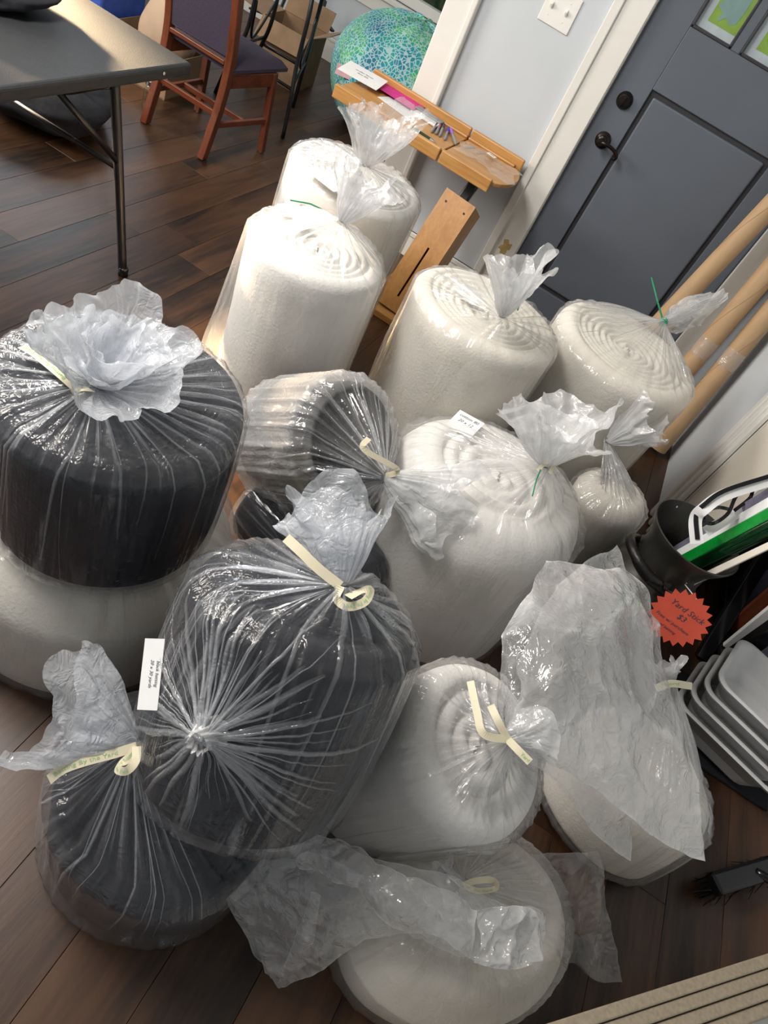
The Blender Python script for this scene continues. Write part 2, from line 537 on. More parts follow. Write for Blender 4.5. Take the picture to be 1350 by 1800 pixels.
def rn(p, seed, scale, octaves=3, ridge=False):
    """smooth pseudo-random field in [-1, 1] on an (..., 3) array"""
    rs = np.random.RandomState(seed)
    p = np.asarray(p, float)
    tot, amp, norm = 0, 1.0, 0
    for o in range(octaves):
        v = 0
        for k in range(5):
            d = unit(rs.normal(size=3)) * scale * (0.7 + 0.7 * rs.rand())
            v = v + np.sin(p @ d + rs.rand() * 7)
        v = v / 2.6
        if ridge:
            v = 1 - 2 * np.minimum(np.abs(v), 1)
        tot = tot + amp * v
        norm += amp
        amp *= 0.5
        scale *= 2.1
    return tot / norm

def sawtooth(n_angles, count, seed):
    """irregular zigzag around a ring, in [-1, 1]"""
    rs = np.random.RandomState(seed)
    x = np.cumsum(0.35 + rs.rand(2 * count))
    x = x / x[-1]
    y = np.array([(1 if i % 2 else -1) * (0.35 + 0.65 * rs.rand()) for i in range(2 * count)])
    xx = np.concatenate([x - 1, x, x + 1])
    return np.interp(np.arange(n_angles) / n_angles, xx, np.tile(y, 3))

# ---- writing: glyph outlines become thin meshes laid on a surface
def text_mesh(body, size):
    cu = bpy.data.curves.new('writing_source', 'FONT')
    cu.body = body
    cu.size = size
    cu.align_x = 'CENTER'
    cu.align_y = 'CENTER'
    cu.resolution_u = 2
    o = bpy.data.objects.new('writing_source', cu)
    COL.objects.link(o)
    dg = bpy.context.evaluated_depsgraph_get()
    me = bpy.data.meshes.new_from_object(o.evaluated_get(dg))
    v = np.array([x.co[:] for x in me.vertices])
    f = [tuple(p.vertices) for p in me.polygons]
    bpy.data.objects.remove(o)
    bpy.data.curves.remove(cu)
    bpy.data.meshes.remove(me)
    return v, f

def write_on(name, body, size, o, u, w, mat, parent, shear=0.0):
    o, u, w = np.asarray(o, float), unit(u), unit(w)
    v, f = text_mesh(body, size)
    return mesh_obj(name, [o + (x[0] + shear * x[1]) * u + x[1] * w for x in v], f, mat, parent)

# ------------------------------------------------------------------ the setting
S = lambda o: tag(o, kind='structure')
sub = S(MB().span((-4.6, -0.35, -0.05), (2.1, 5.85, -0.004)).build('floor', M['subfloor']))
rs = np.random.RandomState(5)
PW, PL = 0.178, 1.22
plank_box = MB().span((-PW / 2 + .0006, -PL / 2 + .0006, -0.010), (PW / 2 - .0006, PL / 2 - .0006, 0.0))
first = None
x = -0.13 - 25 * PW
k = 0
while x < 2.0:
    y = -0.95 + rs.rand() * PL
    while y - PL / 2 < 5.8:
        cx, cy = x + PW / 2, y
        y0, y1 = max(-0.3, y - PL / 2), min(5.85, y + PL / 2)
        if y1 - y0 > 0.05 and (cx < -1.35 or cy < 4.4) and -cx < 1.3 + 0.62 * (y1 + 0.6) and k < 300:
            if first is None:
                first = plank_box.build('plank', M['plank'], sub, bevel=0.0006, seg=1)
                o = first
            else:
                o = first.copy()
                COL.objects.link(o)
                o.parent = sub
            o.location = (cx, (y0 + y1) / 2, 0)
            o.scale = (1, (y1 - y0) / PL, 1)
            k += 1
        y += PL
    x += PW

# wall with the door, seen square on
wb = MB()
wb.span((-1.20, 3.65, 0), (-0.395, 3.78, 2.45)).span((0.535, 3.65, 0), (0.95, 3.78, 2.45)).span((-0.395, 3.65, 2.06), (0.535, 3.78, 2.45))
S(wb.build('wall_back', M['wall']))
t = MB().span((-1.215, 3.615, 0), (-1.088, 3.80, 2.45)).span((-1.098, 3.605, 0), (-1.070, 3.65, 2.45))
S(t.build('trim_1', M['trim'], bevel=0.006))
t = MB().span((-0.515, 3.625, 0), (-0.392, 3.65, 2.10)).span((-0.545, 3.612, 0), (-0.505, 3.65, 2.12)).span((-0.405, 3.632, 0), (-0.388, 3.70, 2.06))
tr2 = S(t.build('trim_2', M['trim'], bevel=0.004))
t = MB().span((0.532, 3.625, 0), (0.655, 3.65, 2.10)).span((0.650, 3.612, 0), (0.685, 3.65, 2.12))
S(t.build('trim_3', M['trim'], bevel=0.004))
t = MB().span((-1.07, 3.632, 0), (-0.545, 3.65, 0.14)).span((-1.07, 3.626, 0.115), (-0.545, 3.65, 0.14))
S(t.build('baseboard_back', M['trim'], bevel=0.004))
# worn patch on the casing
c = []
for i in range(16):
    a = 2 * PI * i / 16
    rr = 0.028 * (0.55 + 0.75 * rs.rand())
    c.append((rr * math.cos(a), 1.3 * rr * math.sin(a)))
MB().prism(c, (-0.452, 3.6245, 0.335), (1, 0, 0), (0, 0, 1), (0, 0.0012, 0)).build('paint_chip', M['chip'], tr2)['label'] = 'tan torn patch in the white paint'

# door leaf: stiles and rails round a grooved flat panel, three lights on top
DY = 3.662
door = MB()
PX0, PX1, PZ0, PZ1 = -0.226, 0.372, 0.24, 1.222
W = [(-0.226, -0.040), (0.000, 0.186), (0.226, 0.372)]
WZ0, WZ1 = 1.468, 1.93
door.span((-0.384, DY, 0.008), (PX0, DY + .042, 2.045)).span((PX1, DY, 0.008), (0.528, DY + .042, 2.045))
door.span((PX0, DY, 0.008), (PX1, DY + .042, PZ0)).span((PX0, DY, PZ1), (PX1, DY + .042, WZ0)).span((PX0, DY, WZ1), (PX1, DY + .042, 2.045))
door.span((W[0][1], DY, WZ0), (W[1][0], DY + .042, WZ1)).span((W[1][1], DY, WZ0), (W[2][0], DY + .042, WZ1))
dl = S(door.build('door_1', M['door'], bevel=0.003))
g = 0.022
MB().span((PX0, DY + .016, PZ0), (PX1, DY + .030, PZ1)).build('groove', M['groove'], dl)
MB().span((PX0 + g, DY + .002, PZ0 + g), (PX1 - g, DY + .020, PZ1 - g)).build('door_panel', M['door'], dl, bevel=0.008)
for i, (a, b) in enumerate(W):
    f = MB()
    w_ = 0.012
    f.span((a, DY - .003, WZ0), (b, DY + .012, WZ0 + w_)).span((a, DY - .003, WZ0), (a + w_, DY + .012, WZ1)).span((b - w_, DY - .003, WZ0), (b, DY + .012, WZ1)).span((a, DY - .003, WZ1 - w_), (b, DY + .012, WZ1))
    f.build('pane_frame', M['groove'], dl, bevel=0.003)
    MB().span((a + w_, DY + .012, WZ0 + w_), (b - w_, DY + .016, WZ1 - w_)).build('pane', M['glass'], dl)
    # printed sign taped behind the glass
    sg = MB().span((a + w_, DY + .020, WZ0 + w_), (b - w_, DY + .022, WZ1 - w_), m=0)
    sg.span((a + w_ + .034, DY + .0185, WZ0 + w_ + .030), (b - w_, DY + .020, WZ1 - .08), m=1)
    if i == 0:
        ol = [(.060, .125), (.052, .10), (.080, .085), (.078, .052), (.105, .078), (.128, .062), (.150, .072), (.156, .12), (.156, .40), (.030, .40), (.028, .150)]
        sg.prism([(a + p, WZ0 + q) for p, q in ol], (0, DY + .0172, 0), (1, 0, 0), (0, 0, 1), (0, .0012, 0), m=2)
    else:
        ol = [(a + .105 + .055 * math.cos(q), WZ0 + .135 + .075 * math.sin(q)) for q in np.linspace(0, 2 * PI, 24, endpoint=False)]
        sg.prism(ol, (0, DY + .0172, 0), (1, 0, 0), (0, 0, 1), (0, .0012, 0), m=3)
    sg.build('window_sign', None, dl, mats=[M['sticker_white'], M['sticker_green'], M['sticker_teal'], M['groove']])
db = MB()
hx, hz = -0.305, 1.137
db.lathe([(0.036, 0), (0.036, .004), (0.031, .010), (0.027, .020), (0.024, .024), (0.0, .024)], (hx, DY, hz), (0, -1, 0), 28)
db.box((hx, DY - .030, hz), (0.009, 0.018, 0.036), rot=Matrix.Rotation(0.15, 3, 'Y'))
auto_smooth(db.build('deadbolt', M['bronze'], dl, bevel=0.001))
h = MB()
hx, hz = -0.299, 0.965
h.lathe([(0.036, 0), (0.036, .005), (0.030, .010), (0.030, .014), (0.022, .020), (0.020, .030), (0.013, .034), (0.013, .058), (0.016, .062), (0.016, .070), (0, .072)], (hx, DY, hz), (0, -1, 0), 28)
h.tube([(hx, DY - .060, hz), (hx + .025, DY - .064, hz + .004), (hx + .052, DY - .062, hz + .003), (hx + .078, DY - .060, hz - .004), (hx + .094, DY - .058, hz - .016), (hx + .094, DY - .056, hz - .030), (hx + .080, DY - .054, hz - .032)], [.011, .009, .008, .008, .008, .007, .006], 10, 24)
auto_smooth(h.build('lever_handle', M['bronze'], dl))

# switch plate on the wall
sw = thing('light_switch', 'white two-gang toggle light switch plate on the pale wall beside the door', 'switch', (-0.735, 3.65, 1.29))
MB().span((-0.812, 3.643, 1.230), (-0.662, 3.65, 1.362)).build('switch_plate', M['plate'], sw, bevel=0.003)
for dx in (-0.042, 0.030):
    MB().box((-0.735 + dx, 3.638, 1.300), (0.011, 0.020, 0.016), rot=Matrix.Rotation(0.5, 3, 'X')).build('toggle', M['plate'], sw, bevel=0.002)
    for dz in (-.034, .036):
        MB().lathe([(0.0035, 0), (0.003, .0012), (0, .0014)], (-0.735 + dx, 3.643, 1.296 + dz), (0, -1, 0), 10).build('screw', M['plate'], sw)

# far wall with the low window
GX0, GX1, GZ0, GZ1 = -2.75, -1.55, 0.60, 2.0
WY = 5.85
wl = MB()
wl.span((-7.0, WY, 0), (GX0, WY + .13, 2.6)).span((GX1, WY, 0), (-0.6, WY + .13, 2.6)).span((GX0, WY, 0), (GX1, WY + .13, GZ0)).span((GX0, WY, GZ1), (GX1, WY + .13, 2.6))
S(wl.build('wall_far', M['wall']))
S(MB().span((-7.0, WY - .016, 0), (-0.6, WY, 0.165)).span((-7.0, WY - .022, 0.14), (-0.6, WY, 0.165)).build('baseboard_far', M['trim'], bevel=0.004))
win = S(MB().span((GX0 - .02, WY + .02, GZ0), (GX1 + .02, WY + .10, GZ0 + .07)).span((GX0 - .02, WY + .02, GZ1 - .06), (GX1 + .02, WY + .10, GZ1)).span((GX0 - .02, WY + .02, GZ0), (GX0 + .05, WY + .10, GZ1)).span((GX1 - .05, WY + .02, GZ0), (GX1 + .02, WY + .10, GZ1)).build('window_1', M['trim'], bevel=0.004))
MB().span((GX0 + .04, WY + .055, GZ0 + .06), (GX1 - .04, WY + .060, GZ1 - .05)).build('pane', M['glass'], win)
S(MB().span((GX0 - .14, WY - .05, GZ0 - .035), (GX1 + .14, WY + .03, GZ0)).span((GX0 - .12, WY - .018, GZ0 - .13), (GX1 + .12, WY, GZ0 - .035)).build('trim_4', M['trim'], bevel=0.005))
S(MB().span((GX1, WY - .02, GZ0), (GX1 + .11, WY, GZ1 + .1)).span((GX0 - .11, WY - .02, GZ0), (GX0, WY, GZ1 + .1)).build('trim_5', M['trim'], bevel=0.004))
# hedge outside that window
hv = MB()
for i in range(1800):
    c = np.array((-4.4 + 3.9 * rs.rand(), 6.9 + 0.5 * rs.rand(), 0.0 + 2.6 * rs.rand()))
    d = unit(rs.normal(size=3)); e = unit(np.cross(d, rs.normal(size=3)))
    s_ = 0.05 + 0.05 * rs.rand()
    hv.add([c - d * s_, c + e * s_ * .45, c + d * s_, c - e * s_ * .45 + np.cross(d, e) * .01], [(0, 1, 2, 3)])
hv.span((-4.6, 7.3, 0), (-0.3, 7.6, 2.7))
tag(hv.build('hedge', M['leaf']), 'green hedge outside the low far window', 'hedge', kind='stuff')

# side wall right of the door, its moulded casing and the cream panel nearer the camera
S(MB().span((0.83, 2.79, 0), (0.95, 3.66, 2.45)).build('wall_right', M['wall']))
t = MB().span((0.815, 2.62, 0), (0.95, 2.80, 2.45)).span((0.800, 2.755, 0), (0.83, 2.80, 2.45)).span((0.803, 2.685, 0), (0.83, 2.715, 2.45)).span((0.803, 2.62, 0), (0.83, 2.645, 2.45))
S(t.build('trim_6', M['trim'], bevel=0.006, seg=3))
S(MB().span((0.832, 2.20, 0), (0.95, 2.62, 2.05)).build('trim_7', M['cream'], bevel=0.003))

# the rest of the room: ceiling, side wall beyond the rack, wall behind the camera; the daylight side stays open glazing
S(MB().span((-7.0, -2.6, 2.75), (2.3, 5.98, 2.85)).build('ceiling', M['plate']))
S(MB().span((2.15, -2.6, 0), (2.25, 3.7, 2.75)).build('wall_east', M['wall']))
S(MB().span((0.95, 3.66, 0), (2.25, 3.78, 2.75)).build('wall_alcove', M['wall']))
S(MB().span((-7.0, -2.6, 0), (2.25, -2.5, 2.75)).build('wall_behind', M['wall']))

# ------------------------------------------------------------------ batting rolls in plastic bags
NA = 180
TH = np.arange(NA) * 2 * PI / NA

def ring_faces(nr, n, closed=True):
    f = []
    for i in range(nr - 1):
        b = i * n
        for j in range(n if closed else n - 1):
            j2 = (j + 1) % n
            f.append((b + j, b + j2, b + n + j2, b + n + j))
    return f

class Roll:
    """a rolled batt: axis frame, outline and end"""
    def __init__(s, O, A, r, L, squash=(1, 1), hint=(0, 1, 0), seed=1, bulge=0.0, sh=0.03):
        s.O, s.A, s.r, s.L, s.seed, s.sh = np.asarray(O, float), unit(A), r, L, seed, sh
        s.U, s.W = basis(s.A, hint)
        s.sq = squash
        s.bulge = bulge
        rs = np.random.RandomState(seed)
        s.wob = 0.012 * np.cos(2 * TH + rs.rand() * 6) + 0.009 * np.cos(3 * TH + rs.rand() * 6) + 0.005 * np.cos(5 * TH + rs.rand() * 6)
    def pt(s, rad, z):
        """rad: (NA,) radius, z: scalar or (NA,) height along the axis"""
        rad = np.asarray(rad) * np.ones(NA)
        q = s.O + np.outer(np.asarray(z) * np.ones(NA), s.A)
        return q + np.outer(rad * np.cos(TH) * s.sq[0], s.U) + np.outer(rad * np.sin(TH) * s.sq[1], s.W)
    def rad(s, z):
        t = z / s.L
        return s.r * (1 + s.wob + s.bulge * math.sin(PI * min(max(t, 0), 1)) - 0.0)
    def mesh(s, parent, mat, pitch=0.026, amp=0.012, end='spiral'):
        rows = []
        sh = s.sh
        for rr in (0.02, 0.5, 0.9):
            rows.append(s.pt(s.rad(0) * rr - .0, 0.0 if rr < .9 else 0.002))
        for a in np.linspace(0.15, 1, 4):
            rows.append(s.pt(s.rad(0) - .02 * (1 - math.sin(a * PI / 2)), .02 * (1 - math.cos(a * PI / 2)) + .0))
        for z in np.linspace(0.06, s.L - sh, 14):
            p = s.pt(s.rad(z), z)
            p += 0.004 * rn(p, s.seed, 9, 2)[:, None] * (p - s.O - np.outer((p - s.O) @ s.A, s.A)) / s.r
            rows.append(p)
        for a in np.linspace(0.2, 1, 5):
            rows.append(s.pt(s.rad(s.L) - sh * (1 - math.cos(a * PI / 2)), s.L - sh + sh * math.sin(a * PI / 2)))
        if end == 'spiral':
            rb = s.rad(s.L) - sh
            n = int(max(10, min(70, 5.0 * s.r / pitch)))
            for t in np.linspace(1, 0.02, n)[1:]:
                rad = rb * t
                ph = rad / pitch + TH / (2 * PI)
                lay = np.abs(np.sin(PI * ph)) ** 0.55
                z = s.L + amp * (lay - 1.0) - 0.016 * (1 - t) + 0.006 * np.sin(3 * TH + 9 * t) * (1 - t)
                rows.append(s.pt(rad, z))
        else:
            for t in np.linspace(1, 0.02, 14)[1:]:
                p = s.pt((s.rad(s.L) - sh) * t, s.L + 0.02 * (1 - t))
                rows.append(p + np.outer(0.012 * rn(p, s.seed + 3, 22, 2), s.A))
        g = np.array(rows)
        g[:, :, 2] = np.maximum(g[:, :, 2], 0.004) if s.O[2] < 0.02 else g[:, :, 2]
        o = mesh_obj('batting_roll', g.reshape(-1, 3), ring_faces(len(g), NA), mat, parent, smooth=True)
        return o

def film(roll, parent, mat, K, D, tail=0.14, spread=0.07, flat=0.5, gap=0.006, pleats=26, seed=1, dens=(0.10, 0.16, 0.5, 0.55),
         loose=None, droop=0.0, ruffle=0.35, pleat_amp=0.006, curl=0.0, tail_hint=None, jag=0.02, flare=1.0, knot_r=0.013, name='plastic_bag', bottom=True, top_sag=0.0, twist=0.0, petals=5, petal_amp=0.25, inner=((.82, .55), (.62, .30)), crumple=1.0):
    """one bag skin: side, gathered top, pinched knot and flared mouth, lofted ring by ring. Returns the ring grid."""
    K, D = np.asarray(K, float), unit(D)
    P1, P2, P3 = sawtooth(NA, pleats, seed), sawtooth(NA, pleats * 2, seed + 50), sawtooth(NA, petals, seed + 90)
    rows, lay = [], []
    L, A = roll.L, roll.A
    ax = lambda z: roll.O + A * z
    def radial(p, z):
        q = p - ax(z)
        return q / np.maximum(np.linalg.norm(q, axis=1), 1e-9)[:, None]
    if bottom:
        rows.append(roll.pt(roll.rad(0) * .55, -0.004)); lay.append(np.full(NA, dens[0]))
        rows.append(roll.pt(roll.rad(0) * .93, -0.006)); lay.append(np.full(NA, dens[0]))
    ns = 18
    for i, z in enumerate(np.linspace(0.0, L - roll.sh * .6, ns)):
        p = roll.pt(roll.rad(z) + gap, z)
        n = radial(p, z)
        env = 0.5 + 0.5 * rn(p, seed + 7, 7, 1)
        d = pleat_amp * (np.maximum(P1, 0) * env * 1.1 + 0.35 * np.maximum(P2, 0)) + 0.006 * np.maximum(rn(p, seed + 11, 12, 2), 0)
        if loose is not None:
            th0, wid, amt, zpow = loose
            dd = (TH - th0 + PI) % (2 * PI) - PI
            d = d + amt * np.exp(-(dd / wid) ** 2) * (1 - z / L) ** zpow
        rows.append(p + n * d[:, None]); lay.append(np.full(NA, dens[0]) + 0.05 * np.maximum(P1, 0))
    # shoulder
    for a in np.linspace(0.3, 1, 4):
        sh = roll.sh
        p = roll.pt(roll.rad(L) - sh * (1 - math.cos(a * PI / 2)) + gap * .8, L - sh + (sh + gap) * math.sin(a * PI / 2))
        n = radial(p, L * .5)
        rows.append(p + n * (0.004 * P1 + .002 * P2)[:, None] + np.outer(0.002 * P2, A)); lay.append(np.full(NA, (dens[0] + dens[1]) / 2))
    rim = rows[-1]
    # orientation of the knot ring: between the roll axis and the tail direction
    KA = unit(A * 0.9 + D * 0.6)
    kc, ks = np.cos(TH + twist), np.sin(TH + twist)
    ku = unit(roll.U - KA * roll.U.dot(KA))
    kw = np.cross(KA, ku)
    kring = K + knot_r * (1 + .35 * P2)[:, None] * (np.outer(kc, ku) + np.outer(ks, kw))
    nt_ = 20
    hK = (K - roll.O).dot(A)
    for i in range(1, nt_ + 1):
        s = i / nt_
        p = rim * (1 - s) + kring * s
        h = (p - roll.O) @ A
        lift = -top_sag * math.sin(PI * s)
        p = p + np.outer(np.maximum(lift, (L + 0.004) - h) if h.max() > L - .03 and hK > L else np.zeros(NA), A)
        amp = (0.013 * math.sin(PI * min(1, s * 1.1)) + 0.004) * (1 - 0.75 * s)
        p = p + np.outer(amp * (0.8 * P1 + 0.5 * P2) + 0.004 * (1 - s) * rn(p, seed + 21, 30, 2), A)
        rows.append(p)
        lay.append(dens[1] + (dens[2] - dens[1]) * s ** 1.6 + 0.10 * np.maximum(P1, 0))
    # the flared mouth above the knot: tight pleats at the knot opening into broad soft ruffles
    eu, ew = basis(D, tail_hint if tail_hint is not None else (0, 0, 1))
    ntl = 26
    def soft(x, w):
        k = np.exp(-0.5 * (np.arange(-30, 31) / w) ** 2)
        y = np.convolve(np.concatenate([x[-30:], x, x[:30]]), k / k.sum(), 'valid')
        return y / max(np.abs(y).max(), 1e-6)
    Q1, Q2, Q3 = soft(P1, 2.2), soft(P1, 6.0), soft(P3, 4.0)
    R1 = soft(np.random.RandomState(seed + 5).normal(size=NA), 7.0)
    R2 = soft(np.random.RandomState(seed + 6).normal(size=NA), 2.5)
    jit = 1 + jag * (6 * R1 + 2.0 * R2) + 0.14 * Q3
    for i in range(1, ntl + 1):
        t = i / ntl
        w = knot_r * (1 - .3 * t) + spread * t ** flare * (1 + petal_amp * Q3 * t)
        fl = 1 + ruffle * (P1 * (1 - t) ** 2 * min(1, 4 * t) + 0.5 * Q1 * t * (1 - .5 * t) + 0.85 * Q2 * t)
        along = tail * t * jit - curl * tail * t ** 2.5 * (0.6 + 0.4 * Q3) + 0.25 * spread * t * t * R1
        th = TH + twist + 0.25 * t * t * soft(P2, 8.0)
        p = K + np.outer(along, D) + np.outer(w * fl * np.cos(th), eu) + np.outer(w * flat * fl * np.sin(th), ew)
        cr = 0.016 * t * (0.4 + t)
        p = p + cr * np.stack([rn(p, seed + 31, 22, 3, ridge=True), rn(p, seed + 32, 22, 3, ridge=True), rn(p, seed + 33, 22, 3, ridge=True)], 1)
        p[:, 2] -= droop * (t ** 2)
        rows.append(p)
        lay.append(dens[3] + (0.18 * (1 - t)) + 0.08 * Q1)
    nside = len(rows) - ntl
    g = np.array(rows)
    g[:, :, 2] = np.maximum(g[:, :, 2], 0.002)
    v = np.concatenate([np.zeros((1, NA)), np.cumsum(np.linalg.norm(np.diff(g, axis=0), axis=2), axis=0)])
    u = np.abs(np.tile(TH * roll.r, (len(g), 1)) - PI * roll.r)   # mirrored so that the seam closes
    VV, FF = [g.reshape(-1, 3)], ring_faces(len(g), NA)
    UVs, LY = [np.stack([u.ravel(), v.ravel()], 1)], [np.array(lay).ravel()]
    SK = [np.concatenate([np.full(nside * NA, 1.0), np.repeat(np.linspace(.7, .12, ntl), NA)])]
    # folds of the mouth tucked inside the outer ruffle
    for k, (st_, sw_) in enumerate(inner):
        rr = []
        I1 = soft(np.random.RandomState(seed + 40 + k).normal(size=NA), 5.0)
        I2 = soft(np.random.RandomState(seed + 60 + k).normal(size=NA), 9.0)
        for i in range(ntl):
            t = i / (ntl - 1)
            w = knot_r * .8 + spread * sw_ * t ** flare * (1 + .5 * I2 * t)
            along = tail * st_ * t * (1 + .22 * I1 + .15 * I2) - curl * tail * st_ * t ** 2.5 * .5
            fl = 1 + ruffle * 1.3 * I1 * t
            th = TH + twist + .9 * k + .35 * t * I2
            p = K + np.outer(along, D) + np.outer(w * fl * np.cos(th), eu) + np.outer(w * max(flat, .45) * fl * np.sin(th), ew)
            p = p + .020 * t * np.stack([rn(p, seed + 71 + q + 5 * k, 24, 3, ridge=True) for q in range(3)], 1)
            p[:, 2] = np.maximum(p[:, 2] - droop * t * t, .002)
            rr.append(p)
        rr = np.array(rr)
        off = sum(len(x) for x in VV)
        VV.append(rr.reshape(-1, 3))
        FF = FF + [tuple(q + off for q in f_) for f_ in ring_faces(ntl, NA)]
        UVs.append(np.stack([u[-ntl:].ravel(), np.repeat(np.linspace(0, tail, ntl), NA)], 1))
        LY.append(np.full(ntl * NA, dens[3] * .95))
        SK.append(np.full(ntl * NA, .15))
    o = mesh_obj(name, np.concatenate(VV), FF, mat, parent, smooth=True, uv=np.concatenate(UVs), layers=np.concatenate(LY), streaky=np.concatenate(SK))
    return g, (2 if bottom else 0), ns

def samp(g, q, th):
    """point on a ring grid: q ring index (float), th angle (float)"""
    n = g.shape[1]
    j = (th / (2 * PI) * n) % n
    j0 = int(j); fj = j - j0
    i0 = int(min(max(q, 0), g.shape[0] - 1.001)); fi = min(max(q, 0), g.shape[0] - 1.001) - i0
    a = g[i0, j0 % n] * (1 - fj) + g[i0, (j0 + 1) % n] * fj
    b = g[i0 + 1, j0 % n] * (1 - fj) + g[i0 + 1, (j0 + 1) % n] * fj
    return a * (1 - fi) + b * fi

def strands(name, paths, parent, mat, seed=0, dens=0.55):
    """gathered folds of the bag: narrow tented strips. paths: list of (points, normals, width)"""
    rs = np.random.RandomState(seed)
    V_, F_, UV, LY = [], [], [], []
    for pts, nor, wid in paths:
        n = len(pts)
        s = 0.0
        for i in range(n):
            t = unit(pts[min(i + 1, n - 1)] - pts[max(i - 1, 0)])
            nn = unit(nor[i])
            sd = unit(np.cross(t, nn))
            w = wid[i] if not np.isscalar(wid) else wid
            if i:
                s += np.linalg.norm(pts[i] - pts[i - 1])
            for q, hgt in ((-1, 0.0005), (-.4, .35 * w + .001), (.35, .45 * w + .001), (1, 0.0005)):
                V_.append(pts[i] + sd * q * w + nn * hgt * .6)
                UV.append((q * w, s)); LY.append(dens * (1.25 if abs(q) < .9 else .08) * min(1.0, 1.15 * (1 - i / n) + .02))
        b = len(V_) - 4 * n
        for i in range(n - 1):
            for k in range(3):
                F_.append((b + 4 * i + k, b + 4 * i + k + 1, b + 4 * i + 4 + k + 1, b + 4 * i + 4 + k))
    return mesh_obj(name, V_, F_, mat, parent, smooth=True, uv=UV, layers=LY, streaky=np.full(len(V_), .25))

def ring_strands(g, roll, i_top, i_knot, count, seed, reach=(0.3, 1.0), wid=(0.0015, 0.004), side_rings=18, th_range=None):
    """folds that run from the knot over the rim and down the side"""
    rs = np.random.RandomState(seed)
    out = []
    for k in range(count):
        th = rs.rand() * 2 * PI if th_range is None else th_range[0] + (th_range[1] - th_range[0]) * rs.rand()
        r_ = reach[0] + (reach[1] - reach[0]) * rs.rand()
        q0, q1 = i_knot - 1.5, i_top - r_ * side_rings
        n = 20
        dth = 0.25 * (rs.rand() - .5)
        pts, nor = [], []
        for i in range(n):
            t = i / (n - 1)
            p = samp(g, q0 + (q1 - q0) * t, th + dth * t * t + .004 * math.sin(14 * t + k))
            c = roll.O + roll.A * min(max((p - roll.O).dot(roll.A), 0), roll.L)
            nn = unit(unit(p - c) + (roll.A if t < .5 else 0))
            pts.append(p + nn * .0025); nor.append(nn)
        w0 = wid[0] + (wid[1] - wid[0]) * rs.rand()
        ws = [w0 * (0.5 + 0.9 * math.sin(PI * (0.12 + 0.88 * i / (n - 1)))) + .0004 for i in range(n)]
        out.append((np.array(pts), np.array(nor), ws))
    return out

def ribbon(name, pts, w, nor, parent, mat, n=40, text=None, tsize=0.012, trange=(0.1, 0.8), tflip=1, cut=False):
    """flat tie tape along a smooth line; nor = list of rough facing directions, one per control point"""
    p = catmull(pts, n)
    nn = catmull(nor, n)
    V_, F_ = [], []
    fr = []
    for i in range(n):
        t = unit(p[min(i + 1, n - 1)] - p[max(i - 1, 0)])
        s_ = unit(np.cross(t, nn[i]))
        m_ = np.cross(s_, t)
        fr.append((p[i], t, s_, m_))
        ww = w
        a = p[i] - s_ * ww / 2
        b = p[i] + s_ * ww / 2
        if cut and i == n - 1:
            b = b - t * w * 1.2
        V_ += [a, b, b + m_ * .0006, a + m_ * .0006]
    for i in range(n - 1):
        q, r_ = 4 * i, 4 * i + 4
        for k in range(4):
            F_.append((q + k, q + (k + 1) % 4, r_ + (k + 1) % 4, r_ + k))
    F_ += [(0, 1, 2, 3), (4 * n - 4, 4 * n - 3, 4 * n - 2, 4 * n - 1)]
    o = mesh_obj(name, V_, F_, mat, parent, smooth=False)
    if text:
        seg = np.linalg.norm(np.diff(p, axis=0), axis=1)
        cum = np.concatenate([[0], np.cumsum(seg)])
        v, f = text_mesh(text, tsize)
        x0, x1 = v[:, 0].min(), v[:, 0].max()
        a, b = trange[0] * cum[-1], trange[1] * cum[-1]
        out = []
        for q in v:
            s_ = a + (q[0] - x0) / (x1 - x0) * (b - a)
            if tflip < 0:
                s_ = a + b - s_
            k = np.interp(s_, cum, np.arange(n))
            i = int(min(k, n - 2)); fr_ = k - i
            c = fr[i][0] * (1 - fr_) + fr[i + 1][0] * fr_
            out.append(c + fr[i][2] * (-q[1] * tflip) + fr[i][3] * .0014)
        mesh_obj('printed_lettering', out, f, M['green_ink'], o)
    return o

def note(parent, c, u, w, wx, wy, lines, name='paper_label', size=0.012, lbl=None):
    """a small handwritten slip; u = reading direction, w = up direction of the slip"""
    c, u = np.asarray(c, float), unit(u)
    w = unit(np.asarray(w, float) - u * np.dot(w, u))
    n = np.cross(u, w)
    o = MB().prism([(-wx / 2, -wy / 2), (wx / 2, -wy / 2), (wx / 2, wy / 2), (-wx / 2, wy / 2)], c, u, w, n * -.0008).build(name, M['paper'], parent)
    if lbl:
        o['label'] = lbl
    for i, s_ in enumerate(lines):
        write_on('handwriting', s_, size, c + n * .0006 + w * (wy * .30 - i * size * 1.25), u, w, M['ink'], o, shear=.25)
    return o

